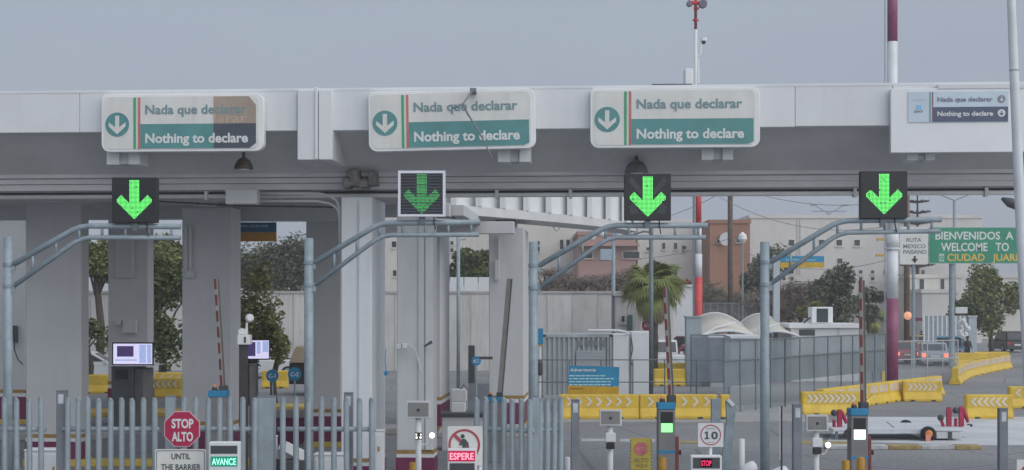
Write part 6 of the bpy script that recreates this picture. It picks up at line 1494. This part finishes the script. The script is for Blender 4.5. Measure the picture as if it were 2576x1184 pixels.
MB().box(X(1579, 83), X(1591, 83), 82.9, 82.99, 0, Z(793, 83)).build('door', mat('teal_door', (.05, .10, .10), .5), hut, hut.location)
wt = thing('roof_cylinder', 'white satellite unit on the terracotta building front', 'satellite dish', (X(1826, 137), 137, Z(601, 137)))
MB().lathe([(.05, 0), (.5, .12), (.62, .22)], n=14, M=Matrix.Rotation(math.pi/2 + .2, 4, 'X')).build('dish', m_white, wt); MB().tube([(0, 0, 0), (0, .8, -.1)], .06, 6).build('bracket', m_steel, wt); wt.name = 'satellite_dish'
ls = thing('lantern_lamp', 'white lantern lamp on a thin pole before the terracotta building', 'street lamp', (X(1868, 112), 112, 0)); MB().tube([(0, 0, 0), (0, 0, Z(610, 112))], .07, 6).build('pole', m_steel, ls); MB().lathe([(.12, 0), (.34, .3), (.3, .6), (.05, .85)], c=(0, 0, Z(613, 112)), n=10).build('lantern', m_signf, ls)
# overhead wires strung between the utility poles and beyond
def wire(p0, p1, sag, label, r=.022):
    t = thing('overhead_wire', label, 'wire', p0); n = 14
    MB().tube([p0.lerp(p1, k / n) - Vector((0, 0, sag * 4 * (k / n) * (1 - k / n))) for k in range(n + 1)], r, 4).build('wire', m_grey, t, p0)
pa = P(1837, 466, 110)
wire(pa, P(2281, 500, 100), .9, 'top overhead wire strung between the wooden pole and the brown pole')
wire(pa - Vector((.8, 0, .9)), P(2281, 560, 100), 1.3, 'lower overhead wire strung between the wooden pole and the brown pole')
wire(P(2281, 640, 100), P(1887, 640, 137.5), 1.2, 'overhead wire from the brown pole to the terracotta corner')
wire(pa - Vector((.5, 0, .5)), P(1360, 520, 149), 2.2, 'overhead wire from the wooden pole to the cream block')
wire(P(1837, 600, 110), P(1400, 614, 149), 1.5, 'low overhead wire passing in front of the pink house')
# far hills: low rise closing the horizon
hl = MB(); n = 60; vs = []
for i in range(n + 1):
    x = -700 + 1400 * i / n; vs += [(x, 620, -1), (x, 620 + 90, 6 + 5 * math.sin(i * .7) + 3 * math.sin(i * 1.9)), (x, 900, -1)]
fs = [(3*i + k, 3*i + 3 + k, 3*i + 4 + k, 3*i + 1 + k) for i in range(n) for k in range(2)]
hl.add(vs, fs); tag(hl.build('hills', mat('scrub_hill', (.16, .14, .11), .9, .15, .02), smooth=True), kind='structure')
# ------------------------------------------------------------------ people in the distance
def person(label, x, y, rz, top, legs, skin=(.25, .15, .11), hair=(.02, .017, .015), sit=False, hold=None, h=1.7):
    t = thing('person', label, 'person', (x, y, 0), rz)
    k = h / 1.7; zo = -.42 if sit else 0
    V = [(0, 0, .92), (0, 0, 1.15), (0, 0, 1.38), (0, 0, 1.47), (0, -.02, 1.55), (0, -.02, 1.66),            # 0-5 spine, neck, head
         (-.17, 0, 1.38), (-.23, -.02, 1.13), (-.2, -.2, .98), (.17, 0, 1.38), (.23, -.02, 1.13), (.2, -.2, .98),   # arms
         (-.09, 0, .88), (-.11, -.03, .48), (-.12, .02, .08), (-.12, -.12, .04), (.09, 0, .88), (.11, .03, .48), (.12, .06, .08), (.12, -.08, .04)]
    if sit:
        V = [(a, b, c) for a, b, c in V]
        for i, (sx) in ((13, -.11), (17, .11)): V[i] = (sx, -.42, .86)
        for i, (sx) in ((14, -.11), (18, .11)): V[i] = (sx, -.44, .46)
        for i, (sx) in ((15, -.11), (19, .11)): V[i] = (sx, -.58, .44)
    E = [(0, 1), (1, 2), (2, 3), (3, 4), (4, 5), (2, 6), (6, 7), (7, 8), (2, 9), (9, 10), (10, 11), (0, 12), (12, 13), (13, 14), (14, 15), (0, 16), (16, 17), (17, 18), (18, 19)]
    Rr = [.15, .145, .15, .06, .095, .09, .075, .055, .04, .075, .055, .04, .10, .075, .05, .04, .10, .075, .05, .04]
    me = bpy.data.meshes.new('body'); me.from_pydata([(a * k, b * k, (c + zo) * k) for a, b, c in V], E, [])
    o = bpy.data.objects.new('body', me); COL.objects.link(o); o.parent = t
    md = o.modifiers.new('skin', 'SKIN'); md.use_smooth_shade = True
    for i, d in enumerate(me.skin_vertices[0].data): d.radius = (Rr[i] * k, Rr[i] * k); d.use_root = (i == 0)
    sb = o.modifiers.new('sub', 'SUBSURF'); sb.levels = 1; sb.render_levels = 1
    m = bpy.data.materials.new('figure'); m.use_nodes = True; nn_ = m.node_tree.nodes; ll = m.node_tree.links
    tc = nn_.new('ShaderNodeTexCoord'); sx_ = nn_.new('ShaderNodeSeparateXYZ'); ll.new(tc.outputs['Object'], sx_.inputs[0])
    rp_ = nn_.new('ShaderNodeValToRGB'); rp_.color_ramp.interpolation = 'CONSTANT'; mr_ = nn_.new('ShaderNodeMapRange'); mr_.inputs['From Max'].default_value = 2.0
    ll.new(sx_.outputs['Z'], mr_.inputs['Value']); ll.new(mr_.outputs['Result'], rp_.inputs['Fac']); ll.new(rp_.outputs['Color'], nn_['Principled BSDF'].inputs['Base Color'])
    els = rp_.color_ramp.elements; els[0].position = 0; els[0].color = (.03, .03, .03, 1); els[1].position = .10 * k / 2; els[1].color = (*legs, 1)
    e = els.new((.93 + zo) * k / 2); e.color = (*top, 1); e = els.new((1.45 + zo) * k / 2); e.color = (*skin, 1)
    nn_['Principled BSDF'].inputs['Roughness'].default_value = .8
    me.materials.append(m)
    MB().ball((0, .0, (1.66 + zo) * k), (.105 * k, .115 * k, .09 * k), 10).build('hair', mat('hair_dark', hair, .8), t, smooth=True)
    for s in (-1, 1):
        for f in range(5): MB().tube([(s * (.2 - .012 * (f - 2)) * k, -.2 * k, (.98 + zo) * k), (s * (.19 - .016 * (f - 2)) * k, -.25 * k, (.93 + zo - .004 * (f % 3)) * k), (s * (.18 - .016 * (f - 2)) * k, -.24 * k, (.89 + zo) * k)], .009 * k, 5).build('finger', mat('skin', skin, .7), t)
    if sit: MB().box(-.25, .25, -.2, .25, 0, .44 * k).build('stool', m_dark, t)
    return t
person('person in dark clothes standing beside the pale grey pillar', X(2434, 100), 100, .2, (.03, .03, .04), (.025, .025, .03), h=1.75)
person('person in white top beside the blue pickup', X(2408, 103), 103, -.3, (.6, .6, .62), (.10, .12, .16))
person('person in maroon shirt sitting left of the maroon pole', X(2194, 101), 101, .3, (.10, .02, .05), (.06, .05, .06), sit=True)
person('person in dark red shirt far up the queue', X(2318, 124), 124, 0, (.16, .03, .04), (.04, .04, .05))
# white hats hung on a rack held up beside the dark figure
hb = thing('hat_rack', 'cluster of white hats on a stick beside the person in dark clothes', 'hats', (X(2427, 99.5), 99.5, 0)); rnd = random.Random(3)
MB().tube([(0, 0, 0), (0, 0, Z(806, 99.5))], .02, 6).build('stick', m_wood, hb)
for k in range(9): MB().lathe([(.2, 0), (.12, .03), (.1, .12), (.02, .14)], n=10, M=Matrix.Translation((rnd.uniform(-.3, .3), rnd.uniform(-.1, .1), Z(845, 99.5) + k * .12)) @ Matrix.Rotation(rnd.uniform(.9, 1.6), 4, 'X')).build('hat', m_white, hb)
# low yellow planter wall by the sitting figure
tag(MB().box(X(2172, 99), X(2225, 99), 99, 99.4, 0, Z(875, 99)).build('low_wall', mat('pale_yellow', (.5, .42, .22), .8, .1, 1)), 'low pale yellow wall in front of the sitting person', 'wall')

# ------------------------------------------------------------------ air
hz = bpy.data.materials.new('thin_haze'); hz.use_nodes = True
for n_ in list(hz.node_tree.nodes):
    if n_.type == 'BSDF_PRINCIPLED': hz.node_tree.nodes.remove(n_)
pv = hz.node_tree.nodes.new('ShaderNodeVolumePrincipled'); pv.inputs['Density'].default_value = 0.001; pv.inputs['Color'].default_value = (.90, .92, .94, 1); pv.inputs['Anisotropy'].default_value = 0.0
hz.node_tree.links.new(pv.outputs['Volume'], hz.node_tree.nodes['Material Output'].inputs['Volume'])
tag(MB().box(-720, 720, -70, 980, -2, 27).build('haze', hz), kind='stuff')
